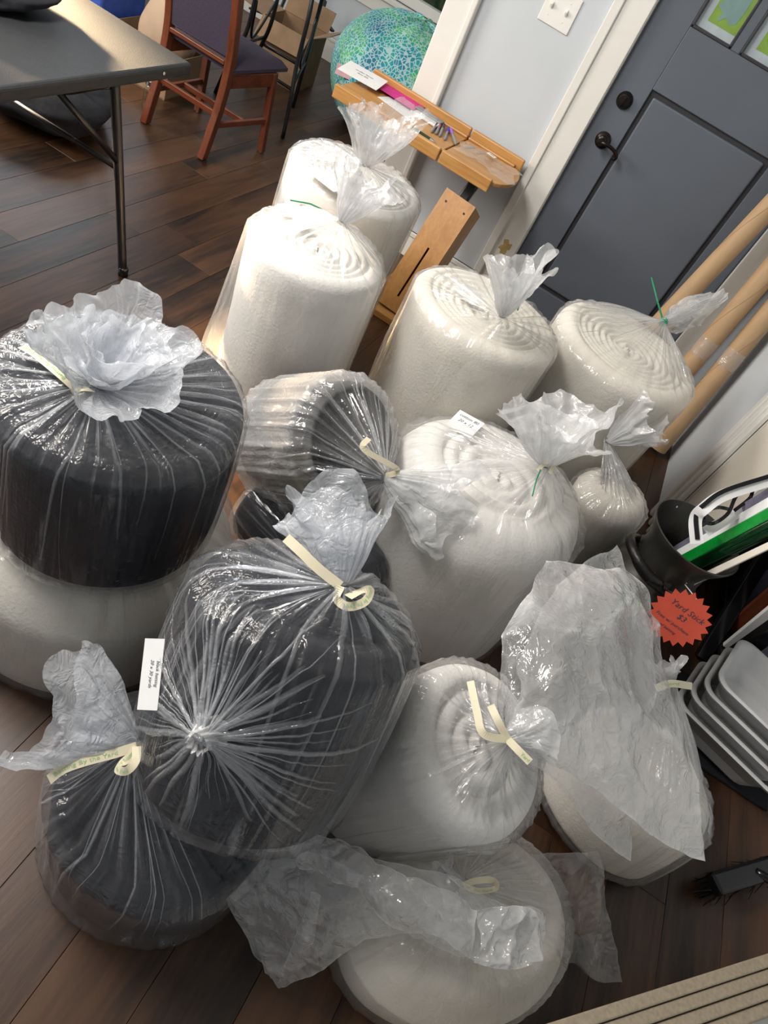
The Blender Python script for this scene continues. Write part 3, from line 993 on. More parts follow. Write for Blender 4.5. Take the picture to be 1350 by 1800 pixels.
def drape(name, ctrl, parent, mat, nu=60, nv=60, seed=1, fold=0.012, fscale=16, dens=0.45, jag=0.012, uvs=(1, 1)):
    """a loose sheet of film through a net of control points, crumpled"""
    c = np.array(ctrl, float)
    rows = np.array([catmull(r_, nv) for r_ in c])
    g = np.array([catmull(rows[:, j], nu) for j in range(nv)]).transpose(1, 0, 2)
    du = np.gradient(g, axis=0); dv = np.gradient(g, axis=1)
    n = np.cross(du, dv)
    n = n / np.maximum(np.linalg.norm(n, axis=2), 1e-9)[:, :, None]
    wp = g + 0.020 * np.stack([rn(g, seed + 40 + q, 9, 2) for q in range(3)], 2)
    f = fold * rn(wp, seed, fscale, 2, ridge=True) + 0.55 * fold * rn(wp, seed + 5, fscale * 2.1, 2, ridge=True) + 0.28 * fold * rn(wp, seed + 6, fscale * 4.6, 2, ridge=True)
    edge = np.minimum(np.minimum(np.arange(nu)[:, None], np.arange(nu)[::-1][:, None]) / 4, 1) * np.ones((1, nv))
    g2 = g + n * (f * (0.4 + 0.6 * edge))[:, :, None]
    jj = jag * np.stack([rn(g, seed + 9 + q, 28, 2) for q in range(3)], 2)
    g2 = g2 + jj
    g2[:, :, 2] = np.maximum(g2[:, :, 2], 0.003)
    uu, vv = np.meshgrid(np.linspace(0, uvs[0], nu), np.linspace(0, uvs[1], nv), indexing='ij')
    cr = np.clip(rn(wp, seed, fscale, 2, ridge=True), 0, 1) ** 3 + .7 * np.clip(rn(wp, seed + 5, fscale * 2.1, 2, ridge=True), 0, 1) ** 3
    hem = np.exp(-np.minimum(np.minimum(np.arange(nu), np.arange(nu)[::-1])[:, None] / nu, np.minimum(np.arange(nv), np.arange(nv)[::-1])[None, :] / nv) / .012)
    ly = dens * (0.62 + 0.30 * rn(g, seed + 20, 9, 2) + 0.85 * cr + 0.5 * hem)
    ly = np.clip(ly, .05, .95)
    F_ = ring_faces(nu, nv, closed=False)
    return mesh_obj(name, g2.reshape(-1, 3), F_, mat, parent, smooth=True, uv=np.stack([vv.ravel(), uu.ravel()], 1), layers=ly.ravel())

UP = np.array((0, 0, 1.0))
CAT = 'bag'
VW = lambda p: unit(np.array((0, 0, 1.7)) - np.asarray(p, float))   # a facing direction for slips that lie towards the room
TXT = 'Batting By the Yard'

# --- tall roll at the back, beside the wooden tray
b = thing('bagged_batting_roll', 'tall white batting roll in clear bag, farthest back, beside the wooden tray', CAT, (-0.90, 2.42, 0))
r_ = Roll((-0.90, 2.42, 0), (0.02, 0.0, 1), 0.245, 0.73, seed=3)
r_.mesh(b, M['white_batting'])
K = (-0.806,2.241,0.840)
film(r_, b, M['film'], K, (-0.08, 0.10, 1), tail=0.165, spread=0.155, flat=0.75, seed=3, pleats=20, ruffle=0.22, flare=0.8, petal_amp=.45, petals=6, dens=(.08, .14, .42, .26), droop=-.0)
note(b, (-0.898,2.182,0.752), (1, -.2, 0), (.2, 1, 0), .12, .05, [], lbl='paper slip under the film')

# --- tall roll in front of it, loose bag
b = thing('bagged_batting_roll', 'tall white batting roll in a loose clear bag, sunlit low on its side', CAT, (-0.695, 1.83, 0))
r_ = Roll((-0.695, 1.83, 0), (-0.02, 0.0, 1), 0.205, 0.735, seed=5)
r_.mesh(b, M['white_batting'])
K = (-0.666,1.818,0.835)
ang = math.atan2(np.dot((-0.75, -0.65, 0), r_.W), np.dot((-0.75, -0.65, 0), r_.U))
film(r_, b, M['film'], K, (0.12, 0.30, 1), tail=0.13, spread=0.085, flat=0.8, seed=6, pleats=22, ruffle=0.3, flare=0.9, petals=6, petal_amp=.4, dens=(.08, .14, .42, .28), loose=(ang, 0.8, 0.075, 1.0), gap=.010)
note(b, (-0.824,1.871,0.752), (1, -.3, 0), (.3, 1, 0), .12, .05, [], lbl='paper slip under the film')
strip = MB().tube([(-0.870,1.905,0.765), (-0.824,1.945,0.770), (-0.789,1.960,0.768)], .0022, 6).build('zip_tie', M['zip_tie'], b)
strip['label'] = 'dark green tie end'

# --- cream roll in front of the door
b = thing('bagged_batting_roll', 'tall cream batting roll in clear bag standing before the door casing', CAT, (-0.203, 2.057, 0))
r_ = Roll((-0.203, 2.057, 0), (0.0, 0.0, 1), 0.245, 0.74, seed=9, squash=(1, .97), sh=.04)
r_.mesh(b, M['cream_batting'])
K = (-0.148,1.930,0.800)
film(r_, b, M['film'], K, (-0.28, 0.10, 1), tail=0.15, spread=0.10, flat=0.6, seed=12, pleats=16, ruffle=0.35, flare=0.9, petals=4, petal_amp=.6, dens=(.07, .12, .40, .42))
note(b, (-0.285,2.035,0.752), (1, -.35, 0), (.35, 1, 0), .085, .06, [], lbl='paper slip under the film')
MB().tube([(-0.126,1.980,0.820), (-0.155,2.164,0.840), (-0.157,2.290,0.850)], .0022, 6).build('zip_tie', M['zip_tie'], b)['label'] = 'dark green tie end'

# --- cream roll by the side wall with the green tie
b = thing('bagged_batting_roll', 'tall cream batting roll tied with a green zip tie beside the cardboard tubes', CAT, (0.236, 2.41, 0))
r_ = Roll((0.236, 2.41, 0), (0.015, 0.0, 1), 0.272, 0.735, seed=14, sh=.05)
r_.mesh(b, M['cream_batting'])
K = (0.301,2.584,0.800)
film(r_, b, M['film'], K, (0.489,3.059,0.800) - np.array(K), tail=0.235, spread=0.115, flat=0.35, seed=16, pleats=24, ruffle=0.22, flare=0.85, petals=3, petal_amp=.15, dens=(.07, .12, .45, .42), tail_hint=(-.5, .6, .3))
MB().tube([K, (0.243,2.610,0.840), (0.182,2.697,0.870)], .003, 6).build('zip_tie', M['zip_tie'], b)
MB().lathe([(.012, -.004), (.016, -.002), (.016, .002), (.012, .004)], K, unit(np.array((0.489,3.059,0.800)) - np.array(K)), 16).build('zip_tie', M['zip_tie'], b)

# --- small cream bag between the big bundle and the side wall
b = thing('bagged_batting_roll', 'small cream bag with ruffled neck squeezed behind the big white bundle', CAT, (0.50, 2.06, 0))
r_ = Roll((0.49, 2.06, 0), (-0.08, -0.08, 1), 0.125, 0.475, seed=21, sh=.07)
r_.mesh(b, M['cream_batting'], end='soft')
K = (0.345,2.112,0.545)
film(r_, b, M['film'], K, (0.36, 0.30, .75), tail=0.14, spread=0.115, flat=0.6, seed=22, pleats=22, ruffle=0.3, petals=5, dens=(.10, .18, .5, .45))

# --- the big white bundle
b = thing('bagged_batting_roll', 'big round white batting bundle with a ruffled bag neck in the middle', CAT, (0.105, 1.60, 0))
r_ = Roll((0.105, 1.60, 0), (-0.02, 0.04, 1), 0.292, 0.56, seed=25, sh=.11, bulge=.03)
r_.mesh(b, M['white_batting'], pitch=.05, amp=.02)
K = (0.180,1.619,0.655)
g, i0, ns = film(r_, b, M['film'], K, (-0.30, 0.22, .75), tail=0.165, spread=0.165, flat=0.75, seed=27, pleats=26, ruffle=0.22, flare=0.75, petals=6, petal_amp=.35, dens=(.10, .20, .52, .50), gap=.008, pleat_amp=.009, curl=.3)
note(b, (-0.069,1.713,0.567), (1, -.2, 0.2), (.1, 1, .3), .085, .075, ['cotton 80', '20 x 12'], size=.016)
ribbon('tie_tape', [(0.164,1.564,0.665), (0.170,1.589,0.680), (0.190,1.608,0.680), (0.194,1.578,0.670)], .010, [UP, UP, UP, UP], b, M['tape'], 20)
MB().tube([(0.168,1.565,0.672), (0.171,1.518,0.668), (0.182,1.471,0.655)], .002, 6).build('zip_tie', M['zip_tie'], b)

# --- pale bag under the black drum
b = thing('bagged_batting_roll', 'wide white batting roll on the floor beneath the black drum-shaped roll', CAT, (-0.66, 0.93, 0))
r_ = Roll((-0.66, 0.93, 0), (0, 0, 1), 0.315, 0.375, seed=31, sh=.10, bulge=.04)
r_.mesh(b, M['cream_batting'], pitch=.045, amp=.016)
film(r_, b, M['film'], (-0.66, 0.96, .384), (0.3, -1, 0.02), tail=0.05, spread=0.03, flat=.3, seed=33, pleats=26, dens=(.12, .16, .2, .2), gap=.008, pleat_amp=.010)

# --- black drum on top of it
b = thing('bagged_batting_roll', 'black drum-shaped batting roll with a white film rosette on top', CAT, (-0.63, 0.905, .40))
r_ = Roll((-0.63, 0.905, .405), (0, 0, 1), 0.238, 0.345, seed=35, sh=.03, bulge=.03)
r_.mesh(b, M['black_batting'], amp=.004)
K = (-0.632,0.833,0.800)
g, i0, ns = film(r_, b, M['film_dark'], K, (0.14, 0.10, 1), tail=0.085, spread=0.150, flat=0.85, seed=37, pleats=30, ruffle=0.30, flare=0.7, petals=7, petal_amp=.22, inner=((1.1, .62), (1.15, .38), (1.1, .2)), dens=(.06, .36, .7, .62), gap=.008, pleat_amp=.007, jag=.012)
it = i0 + ns
strands('bag_folds', ring_strands(g, r_, it, it + 24, 40, 38, reach=(.1, 1.0), wid=(.0006, .0030)), b, M['film_dark'], 3, .42)
ribbon('tie_tape', [(-0.641,0.795,0.790), (-0.692,0.796,0.800), (-0.748,0.804,0.800), (-0.777,0.800,0.800)], .016, [UP, UP, (0, -.3, 1), UP], b, M['tape'], 24, text=TXT, tsize=.011, trange=(.25, .95), cut=True)
ribbon('tie_tape', [(-0.628,0.794,0.800), (-0.619,0.757,0.820), (-0.618,0.759,0.835), (-0.620,0.798,0.810)], .016, [(1, 0, .3), (0, -1, .3), (0, -.3, 1), UP], b, M['tape'], 24)

# --- black roll lying with its end towards the room
A = unit(0.62 * VW((-0.30, 1.44, .52)) + 0.55 * np.array((.83, .41, .37)) + np.array((0, 0, -.02)))
E = np.array((-0.282,1.409,0.520))
b = thing('bagged_batting_roll', 'black batting roll tilted so its tied end faces up, behind the duffel shape', CAT, tuple(E - A * .30))
r_ = Roll(E - A * .30, A, 0.168, 0.30, seed=41, sh=.03)
r_.mesh(b, M['black_batting'], amp=.004)
K = E + A * .075 + np.array((-0.209,1.361,0.500)) - np.array((-0.287,1.433,0.500))
Dt = np.array((0.024,1.376,0.500)) - np.array((-0.202,1.315,0.540))
g, i0, ns = film(r_, b, M['film'], K, Dt, tail=0.20, spread=0.115, flat=0.3, seed=43, pleats=24, ruffle=0.2, flare=.9, petals=4, petal_amp=.2, dens=(.52, .05, .5, .60), gap=.020, pleat_amp=.014, tail_hint=VW(K))
it = i0 + ns
strands('bag_folds', ring_strands(g, r_, it, it + 24, 36, 44, reach=(.0, .5), wid=(.0006, .0028)), b, M['film_dark'], 3, .45)
ribbon('tie_tape', [K, K + .035 * A + np.array((-.005, .02, .01)), np.array((-0.226,1.289,0.630)), np.array((-0.232,1.310,0.650))], .014, [VW(K)] * 4, b, M['tape'], 24)

# --- black bag lying beneath
A = unit(np.array((-0.045,1.449,0.240)) - np.array((-0.450,1.267,0.240)))
b = thing('bagged_batting_roll', 'black bagged roll lying on its side under the tilted black roll', CAT, tuple(np.array((-0.460,1.348,0.150))))
O = np.array((-0.44, 1.42, .155))
r_ = Roll(O, (0.92, -.30, .02), 0.145, 0.44, seed=47, sh=.05)
r_.mesh(b, M['black_batting'], amp=.004)
film(r_, b, M['film_dark'], r_.O + r_.A * .475, r_.A, tail=.05, spread=.04, seed=48, pleats=24, dens=(.08, .2, .5, .5), gap=.006)

# --- black duffel-shaped bundle with two gathered knots
O = np.array((-0.045, 0.625, .31)); A = unit((-0.06, .19, .40))
b = thing('bagged_batting_roll', 'big black batting bundle with two gathered knots and a paper slip, in front', CAT, tuple(O))
r_ = Roll(O, A, 0.212, 0.42, seed=51, sh=.05, bulge=.05)
r_.mesh(b, M['black_batting'], amp=.005)
K = np.array((-0.064,0.753,0.800))
Dt = np.array((-0.135,0.838,0.860)) - K
g, i0, ns = film(r_, b, M['film_dark'], K, Dt, tail=0.145, spread=0.095, flat=0.35, seed=53, pleats=22, ruffle=0.18, flare=.85, petals=4, petal_amp=.2, dens=(.09, .22, .6, .55), gap=.010, pleat_amp=.012, tail_hint=VW(K))
it = i0 + ns
paths = ring_strands(g, r_, it, it + 24, 30, 54, reach=(.1, .9), wid=(.0007, .0042))
# second knot pinched on the side facing the room
kp = np.array((-0.116,0.552,0.520))
best = min(((np.linalg.norm(np.cross(samp(g, q, th) - np.array((0, 0, 1.7)), unit(kp - np.array((0, 0, 1.7))))), q, th) for q in np.linspace(i0 + 2, it, 30) for th in np.linspace(0, 2 * PI, 90) if np.dot(samp(g, q, th) - (r_.O + r_.A * .2), VW(kp)) > 0.05), key=lambda z: z[0])
q0, t0 = best[1], best[2]
base = samp(g, q0, t0)
nk = unit(base - (r_.O + r_.A * (base - r_.O).dot(r_.A)))
kn = base + nk * .030
rs = np.random.RandomState(8)
for i in range(84):
    a = 2 * PI * i / 84 + rs.rand() * .1
    ln = 0.5 + 0.9 * rs.rand()
    qt, tt = q0 + 9.5 * math.sin(a) * ln * (1.35 if math.sin(a) > 0 else .8), t0 + 0.95 * math.cos(a) * ln
    n = 22
    pts, nor = [], []
    for j in range(n):
        t = j / (n - 1)
        p = samp(g, min(q0 + (qt - q0) * t, it + 10), t0 + (tt - t0) * t + .008 * math.sin(11 * t + i))
        c = r_.O + r_.A * min(max((p - r_.O).dot(r_.A), .02), r_.L - .06)
        nn = unit(p - c)
        pts.append(p + nn * (.030 * max(0, 1 - t * 2.2) ** 2 + .0035)); nor.append(nn)
    w0 = .0008 + .0050 * rs.rand() ** 2.2
    paths.append((np.array(pts), np.array(nor), [w0 * (.55 + .75 * math.sin(PI * (.1 + .9 * j / (n - 1)))) for j in range(n)]))
strands('bag_folds', paths, b, M['film_dark'], 5, .46)
kb = []
for i in range(14):
    fr_ = i / 13
    kb.append(kn - nk * .028 + nk * .055 * fr_ + np.outer((.024 - .010 * math.sin(PI * fr_)) * (1 + .4 * sawtooth(40, 9, 60 + i // 4)), np.zeros(3) + 1) * 0)
ku, kw = basis(nk)
rows = []
th40 = np.arange(60) * 2 * PI / 60
zz = sawtooth(60, 12, 61)
for fr_ in np.linspace(0, 1, 14):
    rr = (.022 * (1 - fr_) ** 1.5 + .011 + .007 * fr_ ** 2) * (1 + .22 * zz)
    rows.append(base + nk * (.004 + .040 * fr_ + .006 * fr_ * zz)[:, None] + np.outer(rr * np.cos(th40 + fr_), ku) + np.outer(rr * np.sin(th40 + fr_), kw))
gk = np.array(rows)
mesh_obj('gathered_knot', gk.reshape(-1, 3), ring_faces(len(gk), 60), M['film_milky'], b, smooth=True, uv=np.stack([np.tile(th40 * .05, 14), np.repeat(np.linspace(0, .08, 14), 60)], 1), layers=np.full(14 * 60, .55))
# tie tape with printing
T1 = np.array((-0.064,0.753,0.800))
ribbon('tie_tape', [T1 + VW(T1) * .012, np.array((-0.109,0.745,0.815)), np.array((-0.148,0.750,0.820)), np.array((-0.183,0.757,0.820))], .017, [VW(T1)] * 4, b, M['tape'], 24)
ribbon('tie_tape', [T1 + VW(T1) * .016, np.array((-0.056,0.727,0.800)), np.array((-0.034,0.726,0.800)), np.array((-0.016,0.753,0.800)), np.array((-0.018,0.782,0.800)), np.array((-0.032,0.766,0.800)), np.array((-0.042,0.734,0.810))], .015, [VW(T1), (-.6, -.6, .6), VW(T1), VW(T1), (.5, -.4, .6), (0, .8, .5), (0, .8, .5)], b, M['tape'], 40, text=TXT, tsize=.010, trange=(.25, .68), tflip=-1)
pc = samp(g, q0 + 4.5, t0 - .62)
cand = min(((np.linalg.norm(np.cross(samp(g, q, th) - np.array((0, 0, 1.7)), unit(np.array((-0.257,0.595,0.500)) - np.array((0, 0, 1.7))))), q, th) for q in np.linspace(i0 + 2, it, 30) for th in np.linspace(0, 2 * PI, 120) if np.dot(samp(g, q, th) - (r_.O + r_.A * .2), VW(kp)) > 0.0), key=lambda z: z[0])
pc = samp(g, cand[1], cand[2])
pn = unit(pc - (r_.O + r_.A * (pc - r_.O).dot(r_.A)))
pn = unit(pn + 1.6 * VW(pc))
pu = np.array((-0.238,0.538,0.500)) - np.array((-0.280,0.654,0.500))
note(b, pc + pn * .020, unit(pu - pn * pn.dot(pu)), np.cross(pn, unit(pu - pn * pn.dot(pu))), .118, .036, ['black batting', '20 x 30 yards'], size=.0085, lbl='white handwritten paper slip')

# --- black roll standing on the floor, front corner
O = np.array((-0.125, 0.525, 0))
b = thing('bagged_batting_roll', 'squat black batting roll on the floor with fan-shaped bag neck and printed tape', CAT, tuple(O))
r_ = Roll(O, (0.0, 0.01, 1), 0.215, 0.27, seed=61, squash=(1.0, .92), sh=.03)
r_.mesh(b, M['black_batting'], amp=.010, pitch=.04)
K = np.array((-0.213,0.500,0.420))
Dt = np.array((-0.363,0.461,0.470)) - K
g, i0, ns = film(r_, b, M['film_dark'], K, Dt, tail=0.155, spread=0.105, flat=0.35, seed=63, pleats=24, ruffle=0.16, flare=.9, petals=3, petal_amp=.15, dens=(.12, .10, .6, .62), gap=.016, pleat_amp=.008, tail_hint=VW(K), loose=(math.atan2(np.dot((-.9, .3, 0), r_.W), np.dot((-.9, .3, 0), r_.U)), .8, .03, .3))
it = i0 + ns
strands('bag_folds', ring_strands(g, r_, it, it + 24, 34, 64, reach=(.0, .8), wid=(.0006, .0032)), b, M['film_dark'], 3, .42)
ribbon('tie_tape', [K + VW(K) * .012, np.array((-0.234,0.464,0.430)), np.array((-0.263,0.427,0.430)), np.array((-0.284,0.400,0.420)), np.array((-0.292,0.376,0.410))], .0165, [VW(K)] * 5, b, M['tape'], 40, text=TXT, tsize=.0095, trange=(.22, .92), tflip=-1, cut=True)
ribbon('tie_tape', [K + VW(K) * .014, np.array((-0.209,0.473,0.430)), np.array((-0.213,0.448,0.430)), np.array((-0.196,0.449,0.440)), np.array((-0.195,0.471,0.440)), K + VW(K) * .018], .015, [VW(K), VW(K), (-.8, -.3, .4), (.2, -.8, .6), VW(K), VW(K)], b, M['tape'], 40, text=TXT, tsize=.009, trange=(.1, .6))

# --- white roll with its gathered end turned up
Et, Eb = np.array((0.344,0.866,0.500)), np.array((0.225, .90, .075))
A = unit(Et - Eb)
b = thing('bagged_batting_roll', 'white batting roll leaning with tape-tied end and a big billowing bag mouth', CAT, tuple(Eb))
r_ = Roll(Eb, A, 0.178, np.linalg.norm(Et - Eb), seed=71, sh=.045)
r_.mesh(b, M['white_batting'], pitch=.045, amp=.022)
K = np.array((0.360,0.848,0.585))
film(r_, b, M['film'], K, np.array((0.409,0.908,0.620)) - K, tail=.06, spread=.05, flat=.6, seed=73, pleats=28, dens=(.10, .20, .50, .5), gap=.012, pleat_amp=.010, ruffle=.2, top_sag=.02)
N3 = [VW(K)] * 3
ribbon('tie_tape', [K + VW(K) * .01, np.array((0.308,0.816,0.600)), np.array((0.279,0.851,0.600)), np.array((0.246,0.912,0.590))], .015, [VW(K)] * 4, b, M['tape'], 30)
ribbon('tie_tape', [K + VW(K) * .012, np.array((0.322,0.852,0.610)), np.array((0.297,0.874,0.610))], .015, N3, b, M['tape'], 24)
ribbon('tie_tape', [K + VW(K) * .012, np.array((0.383,0.829,0.600)), np.array((0.410,0.822,0.600))], .015, N3, b, M['tape'], 24, text='Yard', tsize=.010, trange=(.6, .95))
# the billowing mouth of that bag: two crumpled sheets and a front flap
drape('bag_mouth', [
    [(0.358,0.847,0.590), (0.352,0.848,0.600), (0.351,0.856,0.600), (0.352,0.863,0.600), (0.354,0.867,0.600)],
    [(0.449,0.877,0.570), (0.405,0.876,0.620), (0.358,0.903,0.640), (0.316,0.931,0.640), (0.302,0.962,0.600)],
    [(0.636,0.906,0.520), (0.533,0.938,0.600), (0.424,1.003,0.660), (0.333,1.081,0.660), (0.273,1.098,0.620)],
    [(0.804,0.945,0.460), (0.668,1.025,0.560), (0.522,1.161,0.640), (0.397,1.293,0.660), (0.273,1.217,0.620)],
    [(0.922,0.996,0.420), (0.810,1.122,0.500), (0.641,1.299,0.580), (0.529,1.489,0.600), (0.280,1.323,0.620)]],
    b, M['film_milky'], 150, 160, 81, .017, 8, .56, .010, (.6, .7))
drape('bag_mouth', [
    [(0.373,0.851,0.570), (0.362,0.850,0.585), (0.362,0.871,0.585), (0.360,0.884,0.585)],
    [(0.517,0.888,0.500), (0.485,0.963,0.540), (0.428,1.070,0.560), (0.332,1.104,0.580)],
    [(0.665,0.895,0.420), (0.636,1.040,0.480), (0.537,1.243,0.540), (0.364,1.380,0.580)],
    [(0.773,0.910,0.380), (0.733,1.073,0.420), (0.669,1.399,0.500), (0.448,1.607,0.570)]],
    b, M['film_milky'], 110, 130, 85, .016, 9, .50, .010, (.6, .6))

# --- white bag at the side, tape round its neck
O = np.array((0.86, 1.27, 0))
b = thing('bagged_batting_roll', 'white bagged roll behind the billowing bag mouth, next to white plastic bins', CAT, tuple(O))
r_ = Roll(O, (.06, .20, .9), 0.205, 0.27, seed=91, sh=.09, bulge=.04)
r_.mesh(b, M['cream_batting'], end='soft')
K = np.array((0.807,1.479,0.370))
film(r_, b, M['film'], K, np.array((0.704,1.553,0.420)) - K, tail=.07, spread=.05, flat=.6, seed=93, pleats=24, dens=(.14, .22, .55, .5), gap=.010, pleat_amp=.014)
ribbon('tie_tape', [np.array((0.746,1.401,0.400)), np.array((0.785,1.446,0.405)), np.array((0.859,1.507,0.385))], .020, [VW(K)] * 3, b, M['tape'], 20, text='Yard', tsize=.011, trange=(.15, .6))
drape('loose_film', [
    [(0.570,0.895,0.160), (0.655,0.934,0.160), (0.757,1.004,0.150), (0.831,1.062,0.120)],
    [(0.637,0.844,0.130), (0.704,0.886,0.130), (0.797,0.949,0.110), (0.897,1.008,0.070)],
    [(0.746,0.814,0.070), (0.799,0.848,0.060), (0.867,0.891,0.050), (0.962,0.937,0.030)],
    [(0.851,0.811,0.020), (0.884,0.837,0.020), (0.945,0.833,0.015), (1.018,0.870,0.010)]],
    b, M['film'], 80, 80, 97, .009, 16, .22, .006, (.3, .3))

# --- front white roll under crumpled film
O = np.array((0.548, 0.712, 0))
b = thing('bagged_batting_roll', 'oval white batting roll on the floor under crumpled film, nearest the camera', CAT, tuple(O))
lx = unit((0.75, .66, 0))
r_ = Roll(O, (0, 0, 1), 0.215, 0.20, squash=(1.22, .86), hint=np.cross((0, 0, 1), lx), seed=101, sh=.07, bulge=.06)
r_.U, r_.W = lx, np.cross(r_.A, lx)
r_.mesh(b, M['cream_batting'], pitch=.075, amp=.030)
K = np.array((0.472,0.702,0.290))
film(r_, b, M['film'], K, np.array((0.400,0.645,0.330)) - K, tail=.07, spread=.05, flat=.5, seed=103, pleats=22, dens=(.16, .20, .5, .45), gap=.010, pleat_amp=.010)
ribbon('tie_tape', [np.array((0.463,0.689,0.310)), np.array((0.484,0.707,0.330)), np.array((0.515,0.726,0.330)), np.array((0.524,0.716,0.325)), np.array((0.496,0.696,0.315)), np.array((0.466,0.691,0.310))], .013, [(0, -.6, .5), (0, -.6, .7), (-.5, -.6, .4), (0, -.8, .4), (0, -.8, .5), (0, -.8, .5)], b, M['tape'], 40, text='By the Yard', tsize=.008, trange=(.62, .95), tflip=-1)
drape('crumpled_film', [
    [(0.046,0.473,0.200), (0.101,0.456,0.150), (0.170,0.441,0.090), (0.227,0.437,0.050), (0.274,0.426,0.020)],
    [(0.075,0.566,0.270), (0.132,0.533,0.240), (0.201,0.499,0.220), (0.257,0.474,0.180), (0.311,0.453,0.140)],
    [(0.168,0.601,0.330), (0.214,0.573,0.320), (0.261,0.550,0.300), (0.314,0.541,0.280), (0.356,0.526,0.260)],
    [(0.304,0.620,0.360), (0.328,0.597,0.360), (0.365,0.580,0.340), (0.407,0.566,0.320), (0.439,0.561,0.300)],
    [(0.411,0.679,0.360), (0.435,0.652,0.360), (0.464,0.626,0.350), (0.491,0.602,0.330), (0.517,0.578,0.310)],
    [(0.514,0.683,0.340), (0.549,0.681,0.340), (0.568,0.660,0.330), (0.571,0.630,0.320), (0.552,0.588,0.310)],
    [(0.633,0.728,0.310), (0.651,0.714,0.310), (0.658,0.686,0.300), (0.649,0.648,0.290), (0.613,0.614,0.290)]],
    b, M['film_milky'], 200, 130, 105, .015, 11, .42, .008, (.8, .5))
drape('crumpled_film', [
    [(0.053,0.474,0.190), (0.096,0.547,0.240), (0.180,0.588,0.280), (0.277,0.595,0.300)],
    [(0.140,0.452,0.120), (0.184,0.494,0.200), (0.260,0.539,0.250), (0.321,0.560,0.270)],
    [(0.271,0.428,0.020), (0.286,0.467,0.130), (0.315,0.511,0.220), (0.357,0.550,0.260)]],
    b, M['film'], 90, 100, 109, .013, 12, .30, .006, (.4, .4))

# the twisted band and the torn end of that film
drape('film_band', [
    [(0.074,0.552,0.300), (0.100,0.553,0.310), (0.131,0.548,0.305), (0.161,0.538,0.285)],
    [(0.179,0.589,0.355), (0.198,0.571,0.365), (0.222,0.554,0.360), (0.247,0.541,0.340)],
    [(0.280,0.594,0.385), (0.296,0.567,0.395), (0.321,0.545,0.390), (0.344,0.533,0.365)],
    [(0.376,0.608,0.385), (0.389,0.574,0.395), (0.407,0.549,0.390), (0.436,0.542,0.360)],
    [(0.495,0.642,0.365), (0.496,0.601,0.375), (0.502,0.573,0.370), (0.515,0.561,0.340)]],
    b, M['film_milky'], 150, 60, 113, .016, 15, .50, .006, (.6, .15))
drape('film_band', [
    [(0.203,0.522,0.270), (0.213,0.523,0.280), (0.227,0.527,0.270)],
    [(0.231,0.467,0.190), (0.245,0.467,0.205), (0.264,0.474,0.190)],
    [(0.270,0.424,0.020), (0.280,0.427,0.035), (0.291,0.444,0.040)]],
    b, M['film_milky'], 60, 20, 117, .006, 20, .50, .003, (.3, .05))
drape('film_band', [
    [(0.488,0.637,0.365), (0.533,0.672,0.372), (0.593,0.704,0.355), (0.639,0.702,0.335)],
    [(0.508,0.606,0.360), (0.543,0.631,0.345), (0.587,0.653,0.335), (0.643,0.677,0.325)],
    [(0.522,0.566,0.335), (0.565,0.578,0.335), (0.609,0.605,0.325), (0.650,0.649,0.315)]],
    b, M['film_milky'], 60, 60, 121, .018, 20, .50, .006, (.15, .2))

# ------------------------------------------------------------------ folding table
tb = thing('folding_table', 'charcoal plastic folding table with black tube legs', 'table', (-2.02, 1.55, 0))
MB().span((-2.40, 0.64, 0.692), (-1.635, 2.458, 0.738)).build('tabletop', M['table'], tb, bevel=0.012, seg=3)
MB().span((-2.37, 0.68, 0.686), (-1.665, 2.42, 0.694)).build('underside', M['black_metal'], tb)
for y in (2.30, 1.55, 0.80):
    MB().lathe([(0.006, 0), (0.006, .002), (0.003, .004), (0, .004)], (-1.635, y, 0.717), (1, 0, 0), 12).build('rivet', M['grey_metal'], tb, smooth=True)
for y, s_ in ((2.13, 1), (0.96, -1)):
    for xa, xf in ((-1.70, -1.568), (-2.33, -2.462)):
        lg = MB().tube([(xa, y, 0.69), (xa + (xf - xa) * .35, y, 0.46), (xf, y, 0.002)], [.0175, .0175, .0165], 14, 14).build('leg', M['black_metal'], tb, smooth=True)
        MB().lathe([(.019, .0), (.019, .03), (.017, .034), (0, .034)], (xf, y, 0.001), (0, 0, 1), 14).build('foot_cap', M['black_gloss'], lg, smooth=True)
        sg = 1 if xa > -2 else -1
        MB().tube([(xa + (xf - xa) * .42, y, 0.42), (xa - sg * .02, y - s_ * .26, 0.685)], .011, 10).build('brace', M['black_metal'], tb, smooth=True)
    MB().tube([(-1.655, y, 0.40), (-2.375, y, 0.40)], .010, 10).build('crossbar', M['black_metal'], tb, smooth=True)
    MB().tube([(-1.70, y - .02, 0.66), (-1.99, y - .02, 0.52), (-2.33, y - .02, 0.66)], .008, 8, 16).build('brace', M['black_metal'], tb, smooth=True)

